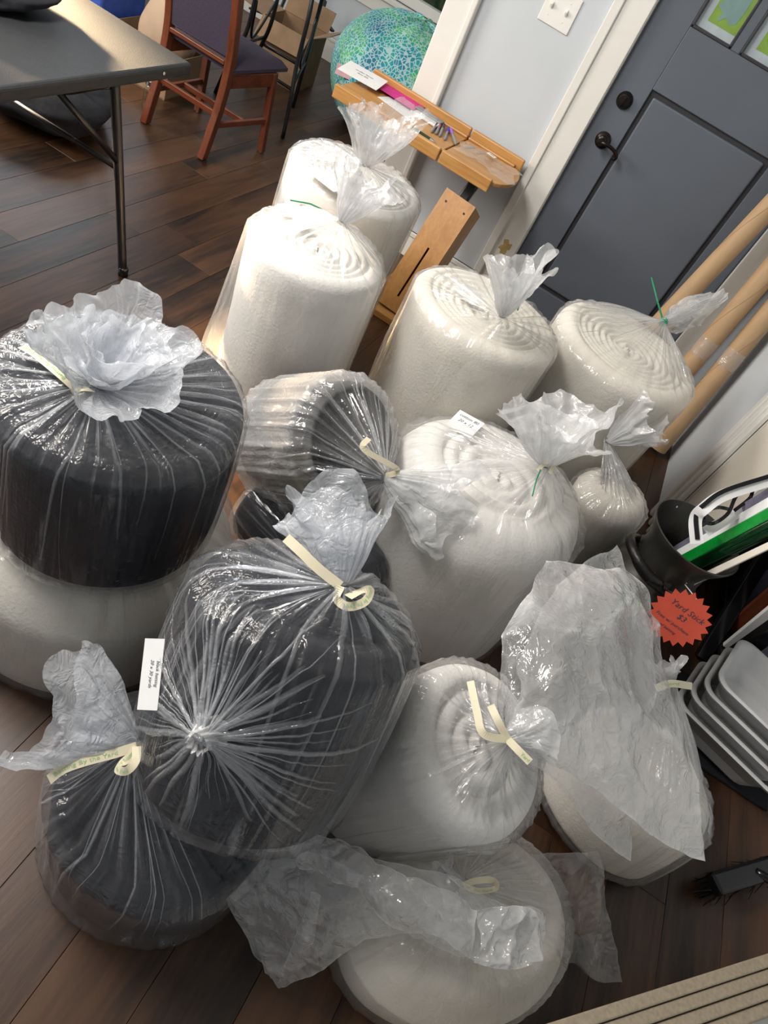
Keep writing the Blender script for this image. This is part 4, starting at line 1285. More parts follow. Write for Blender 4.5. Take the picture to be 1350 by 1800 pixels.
def blob(name, c, dims, mat, label, cat, seed=1, amp=.12, flat=True, n=(26, 40), rot=0.0, parent=None):
    c = np.asarray(c, float)
    u = np.linspace(0.02, PI - .02, n[0])[:, None]
    v = (np.arange(n[1]) * 2 * PI / n[1])[None, :]
    sp = lambda x: np.sign(x) * np.abs(x) ** 0.75
    g = np.stack([sp(np.sin(u) * np.cos(v)), sp(np.sin(u) * np.sin(v)), np.cos(u) * np.ones_like(v)], 2)
    g = g * (1 + amp * rn(g, seed, 3.2, 3))[:, :, None]
    g = g * np.asarray(dims, float) / 2
    if rot:
        g = g @ np.array(Matrix.Rotation(-rot, 3, 'Z'))
    g = g + c + np.array((0, 0, dims[2] / 2))
    if flat:
        g[:, :, 2] = np.maximum(g[:, :, 2], c[2] + .002)
    mb = MB().grid(g, closed=True)
    k = len(mb.v)
    mb.f.append(tuple(range(n[1]))); mb.m.append(0)
    mb.f.append(tuple(range(k - n[1], k))[::-1]); mb.m.append(0)
    if parent is not None:
        return mb.build(name, mat, parent, smooth=True)
    o = mb.build(name, mat, None, smooth=True, loc=c)
    return tag(o, label, cat) if label else o

blob('folded_jacket', (-2.13, 2.06, 0.739), (0.34, 0.40, 0.10), M['dark_fabric'], 'black fabric bundle lying on the charcoal folding table', 'fabric', 4, .2)
tt = thing('tote_bag', 'navy black fabric tote bag slumped on the floor under the table', 'bag', (-2.55, 2.95, 0))
blob('bag_body', (-2.62, 2.86, 0.002), (0.50, 0.66, 0.20), M['dark_fabric'], None, None, 6, .18, rot=.4, parent=tt)
MB().tube([(-2.49, 2.86, .16), (-2.40, 2.90, .30), (-2.40, 3.00, .34), (-2.47, 3.06, .27), (-2.56, 3.06, .16)], .012, 8, 24).build('strap', M['dark_fabric'], tt, smooth=True)

# ------------------------------------------------------------------ dining chair, back towards the room
ch = thing('dining_chair', 'cherry wood dining chair with purple upholstered seat and back', 'chair', (-2.20, 3.55, 0))
Xr, Xl, Yb, Yf = -2.06, -2.43, 3.34, 3.78
for X_, nm in ((Xr, 0), (Xl, 1)):
    pts = [(X_, Yb - .02, 0.004), (X_, Yb + .045, .25), (X_, Yb + .065, .45), (X_, Yb + .045, .62), (X_, Yb - .03, 1.02)]
    m_ = MB()
    p = catmull(pts, 14)
    g = []
    for q in p:
        g.append([q + np.array((dx * .019, dy * .024, 0)) for dx, dy in ((-1, -1), (1, -1), (1, 1), (-1, 1))])
    m_.grid(np.array(g), closed=True)
    m_.f += [(0, 1, 2, 3), (52, 53, 54, 55)]; m_.m += [0, 0]
    lg = m_.build('leg', M['cherry'], ch, bevel=0.004)
    MB().lathe([(.012, 0), (.012, .004), (0, .004)], (X_, Yb - .02, 0.0), (0, 0, 1), 12).build('glide', M['plate'], lg)
    lg = MB().bar((X_ + (.075 if nm == 0 else -.0), Yf, 0.004), (X_ + (.05 if nm == 0 else .01), Yf - .02, .42), .036, .036, (0, 1, 0)).build('leg', M['cherry'], ch, bevel=.004)
    MB().lathe([(.012, 0), (.012, .004), (0, .004)], (X_ + (.075 if nm == 0 else 0), Yf, 0.0), (0, 0, 1), 12).build('glide', M['plate'], lg)
zb = (0.455, 0.98)
yb = lambda z: Yb + .065 - (z - .45) * .16
MB().bar((Xl + .02, yb(.46), .46), (Xr - .02, yb(.46), .46), .045, .022, (0, 0, 1)).build('back_rail', M['cherry_x'], ch, bevel=.004)
MB().bar((Xl + .02, yb(1.0), 1.0), (Xr - .02, yb(1.0), 1.0), .022, .06, (0, 0, 1)).build('back_rail', M['cherry_x'], ch, bevel=.004)
g = []
for z in np.linspace(.485, .975, 10):
    e = .010 * math.sin(PI * (z - .485) / .49)
    g.append([(x_, yb(z) - .010 - e * math.sin(PI * (x_ - Xl - .02) / (Xr - Xl - .04)), z) for x_ in np.linspace(Xl + .02, Xr - .02, 12)])
g = np.array(g)
pb = MB().grid(g).grid(g + np.array((0, .032, 0)))
pb.span((Xl + .022, yb(.49) - .010, .485), (Xr - .022, yb(.49) + .015, .49))
pb.build('backrest', M['purple'], ch, smooth=True)
se = []
n1 = 16
for iy in range(n1):
    row = []
    for ix in range(n1):
        a, b_ = ix / (n1 - 1), iy / (n1 - 1)
        x0_, x1_ = Xl - .012, Xr + .02 + .05 * b_
        e = (min(a, 1 - a, b_, 1 - b_) * 8)
        h = .036 * (1 - max(0, 1 - e) ** 2)
        row.append((x0_ + (x1_ - x0_) * a, Yb + .07 + (Yf - Yb + .01) * b_, .440 + h + .012 * math.sin(PI * a) * math.sin(PI * b_)))
    se.append(row)
sm = MB().grid(np.array(se))
sm.prism([(Xl - .012, Yb + .07), (Xr + .02, Yb + .07), (Xr + .07, Yf + .08), (Xl - .012, Yf + .08)], (0, 0, .424), (1, 0, 0), (0, 1, 0), (0, 0, .017))
sm.build('seat', M['purple'], ch, smooth=False, bevel=0)
auto_smooth(ch.children[-1], .9)
for a, b_ in (((Xr, Yb + .06, .385), (Xr + .05, Yf - .02, .385)), ((Xl, Yb + .06, .385), (Xl + .01, Yf - .02, .385)), ((Xl, Yf - .02, .385), (Xr + .05, Yf - .02, .385))):
    MB().bar(a, b_, .024, .07, (0, 0, 1)).build('apron', M['cherry_x'], ch, bevel=.003)
for a, b_ in (((Xr, Yb + .03, .17), (Xr + .065, Yf, .17)), ((Xl, Yb + .03, .17), (Xl, Yf, .17)), ((Xl, Yb + .04, .22), (Xr, Yb + .04, .22)), ((Xl + .0, Yb + .26, .17), (Xr + .035, Yb + .26, .17))):
    MB().bar(a, b_, .020, .028, (0, 0, 1)).build('stretcher', M['cherry_x'], ch, bevel=.003)

# ------------------------------------------------------------------ black iron stool and folded stand behind the chair
st = thing('bar_stool', 'black iron bar stool with curved legs in front of the far wall', 'stool', (-2.30, 4.40, 0))
legs = [((-2.035, 4.10, 0), (-2.15, 4.22, .78)), ((-2.56, 4.13, 0), (-2.42, 4.24, .78)), ((-2.28, 4.62, 0), (-2.22, 4.50, .78)), ((-2.62, 4.58, 0), (-2.46, 4.50, .78))]
for a, b_ in legs:
    a, b_ = np.array(a), np.array(b_)
    mid = (a + b_) / 2 + (a - b_) * np.array((.10, .10, 0)) * -1
    MB().tube([a + (0, 0, .003), a * .72 + b_ * .28, mid, b_ * .8 + a * .2 + (a - b_) * np.array((.12, .12, 0)), b_], .0125, 10, 18).build('leg', M['black_metal'], st, smooth=True)
fl = lambda i, z: np.array(legs[i][0]) * (1 - z / .78) + np.array(legs[i][1]) * z / .78
for i, j, z in ((0, 1, .26), (0, 2, .30), (1, 3, .30), (2, 3, .26)):
    MB().tube([fl(i, z), fl(j, z)], .010, 8).build('footrest', M['black_metal'], st, smooth=True)
for i, j in ((0, 2), (1, 3)):
    MB().tube([fl(i, .55), (fl(i, .32) + fl(j, .32)) / 2, fl(j, .55)], .008, 8, 16).build('brace', M['black_metal'], st, smooth=True)
ring = [(-2.31 + .19 * math.cos(a), 4.365 + .19 * math.sin(a), .775) for a in np.linspace(0, 2 * PI, 33)]
MB().tube(ring, .013, 8, cap=False).build('seat_ring', M['black_metal'], st, smooth=True)
MB().lathe([(0.02, .782), (.19, .782), (.20, .80), (.19, .83), (.10, .84), (0, .84)], (-2.31, 4.365, 0), (0, 0, 1), 32).build('seat', M['tan'], st, smooth=True)

fs = thing('folded_stand', 'black flat-bar metal stand leaning against the far wall baseboard', 'stand', (-2.65, 5.4, 0))
A1, B1 = np.array((-3.228,5.450,0.147)), np.array((-2.631,5.450,0.230))
for a, b_, w_ in ((A1, B1, .045), ((-3.02, 5.42, .004), (-2.92, 5.60, .95), .03), (np.array((-2.673,5.420,0.158)) * (1, 1, 0) + (0, 0, .004), (-2.737,5.600,0.417), .045), ((-2.567,5.500,0.292), (-2.834,5.560,0.374), .04)):
    MB().bar(a, b_, .014, w_, (0, 1, 0)).build('bar', M['black_metal'], fs, bevel=.003)

# ------------------------------------------------------------------ boxes
def open_box(name, c, d, rot, label, flaps=True, mat='cardboard'):
    c = np.array(c, float)
    o = thing(name, label, 'box', tuple(c))
    ca, sa = math.cos(rot), math.sin(rot)
    u, w = np.array((ca, sa, 0)), np.array((-sa, ca, 0))
    t = .006
    Rm = np.array([u, w, UP]).T
    L_, W_, H_ = d
    m_ = MB()
    m_.box(c + UP * .004, (L_, W_, .006), Rm)
    for s_ in (-1, 1):
        m_.box(c + u * s_ * (L_ / 2 - t / 2) + UP * H_ / 2, (t, W_, H_), Rm)
        m_.box(c + w * s_ * (W_ / 2 - t / 2) + UP * H_ / 2, (L_ - 2 * t, t, H_), Rm)
    m_.build('box_body', M[mat], o)
    if flaps:
        for s_, ang in ((1, .5), (-1, .15)):
            q = u * s_ * math.cos(ang) + UP * math.sin(ang)
            e = c + u * s_ * L_ / 2 + UP * H_
            MB().prism([(0, -W_ / 2), (L_ * .45, -W_ / 2), (L_ * .45, W_ / 2), (0, W_ / 2)], e, q, w, np.cross(q, w) * .005).build('flap', M[mat], o)
        for s_, ang in ((1, 1.1), (-1, -.9)):
            q = w * s_ * math.cos(ang) + UP * math.sin(ang)
            e = c + w * s_ * W_ / 2 + UP * H_
            MB().prism([(-L_ / 2, 0), (L_ / 2, 0), (L_ / 2, W_ * .4), (-L_ / 2, W_ * .4)], e, u, q, np.cross(u, q) * .005).build('flap', M[mat], o)
    return o
open_box('cardboard_box', (-2.60, 5.00, 0), (.34, .34, .34), .12, 'brown cardboard box with loose flaps on the floor beside the bean bag')
open_box('cardboard_box', (-2.83, 3.87, 0), (.46, .46, .20), .1, 'low open cardboard box on the floor beyond the folding table', flaps=False)
bg_ = thing('paper_bag', 'tan paper sack standing in the low cardboard box', 'bag', (-2.86, 3.93, .01))
blob('sack', (-2.79, 3.92, .012), (.27, .32, .44), M['tan'], None, None, 12, .10, parent=bg_)
tu = thing('plastic_tub', 'translucent white plastic tub on top of the tan paper sack', 'tub', (-2.86, 3.93, .46))
MB().lathe([(.0, .0), (.085, .0), (.10, .11), (.108, .11), (.108, .122), (.0, .125)], (-2.80, 3.93, .455), (0, 0, 1), 28, cap=False).build('tub_body', M['white_plastic'], tu, smooth=False)
auto_smooth(tu.children[-1])
bl = MB().span((-3.28, 3.72, .004), (-3.10, 4.10, .46)).build('blue_bin', M['blue'], None, bevel=.02, seg=3, loc=(-3.19, 3.91, 0))
tag(bl, 'blue plastic bin behind the far edge of the table', 'bin')
jar = thing('glass_jar', 'small clear jar on the floor behind the table leg', 'jar', (-2.52, 3.42, 0))
MB().lathe([(0, .002), (.04, .002), (.042, .02), (.042, .10), (.034, .12), (.034, .14), (0, .141)], (-2.52, 3.46, 0), (0, 0, 1), 20, cap=False).build('jar_body', M['glass'], jar, smooth=True)
MB().lathe([(.036, .135), (.036, .155), (0, .156)], (-2.52, 3.46, 0), (0, 0, 1), 20).build('lid', M['grey_metal'], jar)

# ------------------------------------------------------------------ bean bag
bb = thing('bean_bag', 'round bean bag in turquoise and green printed cotton', 'bean bag', (-1.76, 5.02, 0))
u = np.linspace(0.03, PI - .03, 50)[:, None]
v = (np.arange(84) * 2 * PI / 84)[None, :]
g = np.stack([np.sin(u) * np.cos(v), np.sin(u) * np.sin(v), np.cos(u) * np.ones_like(v)], 2)
pin = np.exp(-(u / .55) ** 2)
rad_ = 1 + .03 * rn(g, 5, 3, 2) + .03 * np.sin(9 * v + 2 * np.sin(3 * v)) * np.exp(-((u - .5) / .45) ** 2) - .10 * pin + .012 * np.sin(6 * v)
g = g * rad_[:, :, None] * np.array((.50, .46, .42))
g = g + np.array((-1.76, 5.02, .36))
g[:, :, 2] = np.where(g[:, :, 2] < 0.01, .003, g[:, :, 2])
mb = MB().grid(g, closed=True)
mb.build('cover', M['beanbag'], bb, smooth=True)
tg = np.array((-1.978,4.600,0.364))
tn = unit(np.array((0, 0, 1.7)) - tg)
tu_ = unit(np.cross(UP, tn)); tw_ = np.cross(tn, tu_)
hit = tg + tn * .05
for t_ in np.linspace(-.3, .5, 200):
    q = np.array((0, 0, 1.7)) + unit(tg - np.array((0, 0, 1.7))) * (np.linalg.norm(tg - np.array((0, 0, 1.7))) + t_)
    e = (q - np.array((-1.76, 5.02, .36))) / np.array((.515, .475, .435))
    if e.dot(e) < 1:
        hit = q - unit(tg - np.array((0, 0, 1.7))) * .012
        break
tagm = MB().prism([(-.07, -.03), (.07, -.03), (.07, .03), (-.07, .03)], hit, tu_, tw_, tn * .002).build('price_tag', M['pink_light'], bb)
write_on('handwriting', 'Bean Bag', .022, hit + tn * .003, tu_, tw_, M['pen_red'], tagm, .2)

# ------------------------------------------------------------------ wooden tray table against the wall
ez = thing('tray_table', 'narrow pine tray table with a split top against the pale wall', 'table', (-0.75, 3.25, 0))
TZ = 0.70
yb0, yb1 = 3.19, 3.59     # front and back of the tray
def board(x0_, x1_, rnd):
    ol = [(x0_, yb0 + .02), (x1_, yb0 + .02)]
    if rnd:
        ol = [(x0_, yb0 + .02)] + [(x1_ - .02 + .10 * math.sin(a), (yb0 + yb1) / 2 - (yb1 - yb0 - .02) / 2 * math.cos(a)) for a in np.linspace(0, PI, 14)] + [(x0_, yb1)]
    else:
        ol += [(x1_, yb1), (x0_, yb1)]
    return ol
XA, XB, XC = -1.41, -0.85, -0.60
for a, b_, r__ in ((XA, XB - .004, False), (XB + .004, XC, True)):
    MB().prism(board(a, b_, r__), (0, 0, TZ - .018), (1, 0, 0), (0, 1, 0), (0, 0, .018)).build('tray_board', M['pine'], ez, bevel=.003)
    e1 = b_ + (.012 if r__ else 0)
    MB().span((a, yb0, TZ - .045), (e1, yb0 + .024, TZ + .012)).build('front_rail', M['pine'], ez, bevel=.005)
    MB().span((a, yb1 - .024, TZ - .02), (e1 + (.03 if r__ else 0), yb1, TZ + .045)).build('back_rail', M['pine'], ez, bevel=.006)
    MB().span((a, yb1 - .045, TZ), (e1, yb1 - .024, TZ + .012)).build('bead', M['pine'], ez, bevel=.005)
MB().span((-1.30, 3.34, TZ - .045), (-.68, 3.40, TZ - .018)).build('runner', M['black_metal'], ez, bevel=.003)
# leaning hollow post
pa, pb_ = np.array((-0.715, 3.07, 0.0)), np.array((-0.685, 3.32, 0.525))
ax_ = unit(pb_ - pa); u_ = np.array((1.0, 0, 0)); u_ = unit(u_ - ax_ * u_.dot(ax_)); w_ = np.cross(ax_, u_)
Lp = np.linalg.norm(pb_ - pa)
Rm = np.array([u_, w_, ax_]).T
hw, hd, tk = .080, .105, .018
cc = pa + ax_ * Lp / 2 - w_ * hd
MB().box(cc - u_ * .0425, (.075, tk, Lp), Rm).box(cc + u_ * .0425, (.075, tk, Lp), Rm).box(cc - ax_ * Lp * .44, (.011, tk, Lp * .12), Rm).box(cc + ax_ * Lp * .28, (.011, tk, Lp * .44), Rm).build('front_panel', M['pine_post'], ez)
MB().box(pa + ax_ * Lp / 2 + w_ * hd, (2 * hw, tk, Lp), Rm).build('back_panel', M['pine_post'], ez, bevel=.003)
for s_ in (-1, 1):
    MB().box(pa + ax_ * Lp / 2 + u_ * s_ * (hw - tk / 2), (tk, 2 * hd - tk, Lp), Rm).build('side_panel', M['pine_post'], ez, bevel=.002)
for dx in (-.05, .05):
    MB().lathe([(.005, 0), (.005, .002), (0, .002)], pb_ - ax_ * .05 + u_ * dx - w_ * (hd + tk / 2), -w_, 10).build('screw', M['bronze'], ez)
MB().box((pa + (0, .06, .018)), (.30, .42, .034)).build('base_board', M['pine'], ez, bevel=.004)
MB().bar(pb_ - ax_ * .12 - u_ * .02, pb_ + (0.0, .03, .09), .05, .05, (0, 1, 0)).build('pivot_bracket', M['black_metal'], ez, bevel=.008)

# things lying in the tray
def flat_sheet(name, mat, label, cat, c, wx, wy, rot, lift=.001, tilt=0.0, lines=None):
    ca, sa = math.cos(rot), math.sin(rot)
    u__, w__ = np.array((ca, sa, 0)), np.array((-sa, ca, tilt))
    c = np.array(c, float)
    o = MB().prism([(-wx / 2, -wy / 2), (wx / 2, -wy / 2), (wx / 2, wy / 2), (-wx / 2, wy / 2)], (0, 0, 0), u__, w__, (0, 0, .0015))
    o = mesh_obj(name, np.array(o.v) + c + (0, 0, lift), o.f, mat, None, loc=c)
    tag(o, label, cat)
    for i, s_ in enumerate(lines or []):
        write_on('handwriting', s_, .02, c + (0, 0, lift + .0022 + tilt * 0) + w__ * (.02 - i * .03), u__, w__, M['ink'], o, .2)
    return o
flat_sheet('pink_card', M['pink'], 'bright pink card sticking out at the back of the pine tray', 'card', (-1.23, 3.505, TZ + .013), .24, .13, -.05, .002)
flat_sheet('paper_sheet', M['paper'], 'white printed sheet overhanging the far end of the pine tray', 'paper', (-1.40, 3.44, TZ + .026), .20, .18, .15, .002, .05, ['order form', 'due 04'])
flat_sheet('paper_sheet', M['paper'], 'white paper lying under the pink card in the pine tray', 'paper', (-1.17, 3.42, TZ), .18, .14, -.2, .002)
cs = thing('marker_case', 'grey and white marker case lying in the pine tray', 'case', (-1.06, 3.47, TZ))
MB().box((-1.05, 3.50, TZ + .012), (.15, .05, .020), rot=Matrix.Rotation(-.1, 3, 'Z')).build('case_base', M['pen_grey'], cs, bevel=.005)
MB().box((-1.05, 3.455, TZ + .008), (.15, .045, .012), rot=Matrix.Rotation(-.1, 3, 'Z')).build('case_lid', M['white_plastic'], cs, bevel=.004)
pens = [((-.985, 3.50), (-.945, 3.35), 'pen_red', 'red capped'), ((-.970, 3.505), (-.925, 3.350), 'ink', 'black capped'), ((-.945, 3.51), (-.895, 3.345), 'pen_blue', 'blue capped'), ((-.93, 3.50), (-.845, 3.37), 'pen_violet', 'violet capped'), ((-.995, 3.48), (-.965, 3.34), 'ink', 'short black capped')]
for i, (a, b_, cm, wd) in enumerate(pens):
    a, b_ = np.array(a + (TZ + .008 + .004 * (i % 2),)), np.array(b_ + (TZ + .007,))
    o = thing('marker_pen', f'grey marker pen, {wd}, in the heap on the pine tray', 'pen', tuple(b_), 'markers heaped in the tray')
    d = b_ - a
    MB().tube([a + d * .36, a + d * .97, b_], [.0065, .0065, .003], 10).build('barrel', M['pen_grey'], o, smooth=False)
    MB().tube([a, a + d * .36], .0075, 10).build('cap', M[cm], o)
o = thing('pen', 'dark green ballpoint pen near the front edge of the pine tray', 'pen', (-.96, 3.33, TZ))
MB().tube([(-1.03, 3.255, TZ + .006), (-.93, 3.245, TZ + .006)], .006, 10).build('barrel', M['pen_green'], o)
MB().tube([(-.93, 3.245, TZ + .006), (-.912, 3.243, TZ + .006), (-.900, 3.242, TZ + .006)], [.006, .005, .0015], 10).build('tip', M['grey_metal'], o)
o = thing('film_scrap', 'clear crumpled packet with small white sticker on the rounded tray end', 'packet', (-.66, 3.42, TZ))
gx = [[(-.83 + .30 * a + .02 * math.sin(7 * b_), 3.27 + .22 * b_ + .02 * math.sin(5 * a), TZ + .010 + .008 * math.sin(9 * a + 4 * b_) ** 2) for b_ in np.linspace(0, 1, 5)] for a in np.linspace(0, 1, 5)]
drape('packet_film', gx, o, M['film'], 26, 26, 7, .004, 40, .16, .003, (.2, .2))
st_ = MB().box((-.69, 3.45, TZ + .024), (.045, .026, .0012), rot=Matrix.Rotation(-.2, 3, 'Z')).build('sticker', M['paper'], o)
write_on('printed_lettering', '100%', .014, (-.69, 3.45, TZ + .0252), (1, -.2, 0), (.2, 1, 0), M['ink'], st_)
for i, (cx, cy, r__) in enumerate(((-.80, 3.46, -.5), (-.745, 3.47, -.5))):
    MB().box((cx, cy, TZ + .001), (.012, .07, .002), rot=Matrix.Rotation(r__ * .5, 3, 'Z')).build('tape_strip', M['pen_grey'], ez)

# ------------------------------------------------------------------ cardboard tubes leaning by the door
tubes = [((.33, 3.36, .012), (.52, 3.575, 1.60), 'longest brown cardboard tube leaning against the slate door', .044),
         ((.605, 3.30, .012), (.640, 3.56, 1.30), 'brown cardboard tube standing in the middle of the three by the door', .046),
         ((.745, 3.28, .012), (.745, 3.55, 1.22), 'brown cardboard tube in the corner against the side wall', .046)]
for i, (a, b_, lb, r__) in enumerate(tubes):
    a, b_ = np.array(a), np.array(b_)
    o = thing('cardboard_tube', lb, 'tube', tuple(a))
    d = unit(b_ - a)
    L_ = np.linalg.norm(b_ - a)
    auto_smooth(MB().lathe([(r__ - .006, .0), (r__, 0), (r__, L_), (r__ - .006, L_), (r__ - .006, 0)], a + d * .012, d, 28, cap=False).build('tube_wall', M['kraft'], o))
    sp_ = [a + d * (.012 + L_ * t) + r__ * 1.004 * (math.cos(9 * t + i) * basis(d)[0] + math.sin(9 * t + i) * basis(d)[1]) for t in np.linspace(.02, .98, 60)]
    MB().tube(sp_, .0008, 5).build('wound_seam', M['cardboard'], o)
    if i:
        s0 = L_ * (.36 if i == 1 else .40)
        wr = []
        for t in np.linspace(0, .085, 6):
            ub, wb_ = basis(d)
            wr.append([a + d * (s0 + t) + (r__ + .0025 + .0015 * math.sin(5 * q + 60 * t)) * (math.cos(q) * ub + math.sin(q) * wb_) for q in np.arange(32) * 2 * PI / 32])
        wr = np.array(wr)
        mesh_obj('clear_tape', wr.reshape(-1, 3), ring_faces(6, 32), M['film'], o, smooth=True, uv=np.stack([np.tile(np.arange(32) * .009, 6), np.repeat(np.linspace(0, .085, 6), 32)], 1), layers=np.full(192, .28))

# ------------------------------------------------------------------ milk can with yardsticks
cx, cy = 0.665, 1.80
mc = thing('milk_can', 'dark metal milk churn with flared mouth holding yardsticks', 'churn', (cx, cy, 0))
prof = [(0.0, .004), (.150, .004), (.156, .012), (.156, .05), (.152, .06), (.152, .355), (.157, .362), (.157, .378), (.150, .385), (.125, .43), (.108, .455), (.112, .462), (.112, .472), (.105, .478), (.104, .53), (.110, .56), (.130, .595), (.138, .612), (.140, .618), (.136, .620), (.126, .597), (.106, .560), (.100, .53), (.100, .47), (.12, .43), (.145, .38), (.145, .06), (0, .05)]
auto_smooth(MB().lathe(prof, (cx, cy, 0), (0, 0, 1), 48, cap=False).build('can_body', M['can'], mc), .7)
hp = []
for t in np.linspace(0, 1, 7):
    a = math.radians(172 + (263 - 172) * t)
    r__ = .116 + .036 * math.sin(PI * t) ** .6
    hp.append((cx + r__ * math.cos(a), cy + r__ * math.sin(a), .492 + .022 * math.sin(PI * t)))
hd_ = MB().tube(hp, [.012, .014, .015, .015, .015, .014, .012], 12, 36).build('handle', M['can_handle'], mc, smooth=True)
for t in (0, 1):
    a = math.radians(172 + (263 - 172) * t)
    da = np.array((math.cos(a), math.sin(a), 0)); e = np.cross(UP, da); dn = unit(da + .6 * UP); up2 = np.cross(dn, e)
    c_ = np.array((cx, cy, .482)) + da * .108
    MB().box(c_, (.008, .062, .040), np.array([dn, e, up2]).T).build('handle_plate', M['can_handle'], hd_, bevel=.003)
    for q in (-1, 1):
        MB().lathe([(.009, 0), (.008, .004), (0, .006)], c_ + dn * .003 + e * q * .020, dn, 14).build('rivet', M['can_handle'], hd_, smooth=True)
rv = np.array((0.610,1.884,0.598))
MB().lathe([(.008, 0), (.008, .003), (0, .004)], np.array((cx, cy, .60)) + unit(rv * (1, 1, 0) - np.array((cx, cy, 0))) * .131, -unit(rv * (1, 1, 0) - np.array((cx, cy, 0))) + UP * .5, 14).build('rivet', M['plate'], mc, smooth=True)
# starburst price card
sc_ = np.array((.742, 1.632, .464))
n_ = unit(VW(sc_) + np.array((.1, -.3, -.25)))
su = unit(np.array((1, .05, 0)) - n_ * np.dot((1, .05, 0), n_)); sw_ = np.cross(n_, su)
sb = thing('price_card', 'red starburst price card hanging on the milk churn', 'sign', tuple(sc_))
ol = []
for i in range(40):
    a = 2 * PI * i / 40
    r__ = .088 if i % 2 else .073
    ol.append((r__ * math.cos(a) * .96, r__ * math.sin(a) * 1.02))
MB().prism(ol, sc_, su, sw_, -n_ * .0015).build('card', M['red_card'], sb)
MB().tube([sc_ + sw_ * .075, sc_ * .5 + np.array((cx, cy, .50)) * .5 + UP * .035, np.array((cx, cy, .528)) + unit((sc_ - np.array((cx, cy, 0))) * (1, 1, 0)) * .106], .0015, 6, 12).build('string', M['paper'], sb)
for s_, dy, sz in (('Yard Stick', .030, .025), ('$3', .004, .024), ('Free w/ purchase', -.024, .0150), ('of batting', -.046, .013)):
    write_on('handwriting', s_, sz, sc_ + n_ * .001 + sw_ * dy + su * (.006 if dy > 0 else -.004), su, sw_, M['ink'], sb, .2)

# yardsticks and shiny green strips standing in the churn
def stick(name, a, b_, w_, t_, mat, label, cat='stick', group=None, tick=False, hint=(0, 0, 1)):
    a, b_ = np.array(a, float), np.array(b_, float)
    o = MB().bar(a, b_, w_, t_, hint).v
    ob = mesh_obj(name, o, MB().bar(a, b_, w_, t_, hint).f, mat, None, loc=a, bevel=min(w_, t_) * .2, seg=1)
    tag(ob, label, cat, group)
    if tick:
        d = unit(b_ - a)
        uu, ww = basis(d, hint)
        tm = MB()
        for k in range(60):
            s_ = .30 + k * .0127
            if s_ < np.linalg.norm(b_ - a) - .01:
                ln = w_ * (.55 if k % 4 == 0 else .3)
                tm.box(a + d * s_ + ww * (t_ / 2 + .0002) + uu * (w_ / 2 - ln / 2), (ln, .0004, .0012), np.array([uu, ww, d]).T)
                tm.box(a + d * s_ - ww * (t_ / 2 + .0002) + uu * (w_ / 2 - ln / 2), (ln, .0004, .0012), np.array([uu, ww, d]).T)
        tm.build('tick_marks', M['ink'], ob)
    return ob
bot = lambda dx, dy: (cx + dx, cy + dy, .078)
stick('yardstick', bot(-.06, .070), (.775, 1.885, 1.00), .028, .006, M['lilac'], 'pale grey yardstick standing deepest in the milk churn', group=None, hint=(.6, .5, 0))
stick('yardstick', bot(-.075, .035), (.790, 1.855, 1.00), .026, .006, M['paper'], 'white yardstick beside the green strips in the churn', hint=(.6, .5, 0))
stick('green_strip', bot(-.08, -.005), (.815, 1.826, 1.02), .032, .008, M['green_foil'], 'bright green translucent yardstick with dark tick marks in the churn', tick=True, hint=(.7, .5, 0))
stick('yardstick', bot(-.06, -.085), (.868, 1.752, 1.02), .022, .006, M['cream'], 'narrow wooden yardstick at the near rim of the churn', hint=(.7, .3, 0))
ga, gb = np.array(bot(-.075, -.045)), np.array((.848, 1.792, 1.03))
tag(MB().tube([ga, gb], .020, 20).build('foil_roll', M['green_dark'], None, smooth=False, loc=ga), 'dark green shiny foil roll below the bright green strip in the churn', 'roll')
auto_smooth(bpy.data.objects['foil_roll'])
# black and white banded loops on the sticks (a folded plastic sleeve)
sl = thing('plastic_sleeve', 'black-edged white plastic sleeve looped over the yardsticks', 'sleeve', (.74, 1.90, .70))
cpts = [(0.640,1.716,0.660), (0.601,1.754,0.700), (0.598,1.761,0.740), (0.625,1.808,0.780), (0.706,1.890,0.840), (0.743,1.914,0.880)]
ribbon('white_band', [np.array(p) - np.array((0, 0, .010)) + np.array((.006, -.004, 0)) for p in cpts], .034, [VW(cpts[0])] * 6, sl, M['paper'], 40)
ribbon('black_edge', cpts, .012, [VW(cpts[0])] * 6, sl, M['black_gloss'], 40)
c2 = [(0.690,1.847,0.720), (0.649,1.817,0.720), (0.620,1.776,0.710), (0.627,1.749,0.700), (0.656,1.767,0.700), (0.682,1.821,0.720), (0.676,1.862,0.760), (0.704,1.908,0.800), (0.723,1.940,0.820)]
ribbon('black_edge', c2, .010, [VW(c2[0])] * 9, sl, M['black_gloss'], 50)
c3 = [(0.699,1.850,0.720), (0.723,1.906,0.750), (0.713,1.913,0.780), (0.735,1.948,0.810), (0.778,2.004,0.820)]
ribbon('black_edge', c3, .010, [VW(c3[0])] * 5, sl, M['black_gloss'], 40)
c4 = [(0.654,1.755,0.670), (0.707,1.849,0.710), (0.774,1.970,0.760), (0.835,2.082,0.800)]
ribbon('white_band', c4, .030, [VW(c4[0])] * 4, sl, M['paper'], 30)

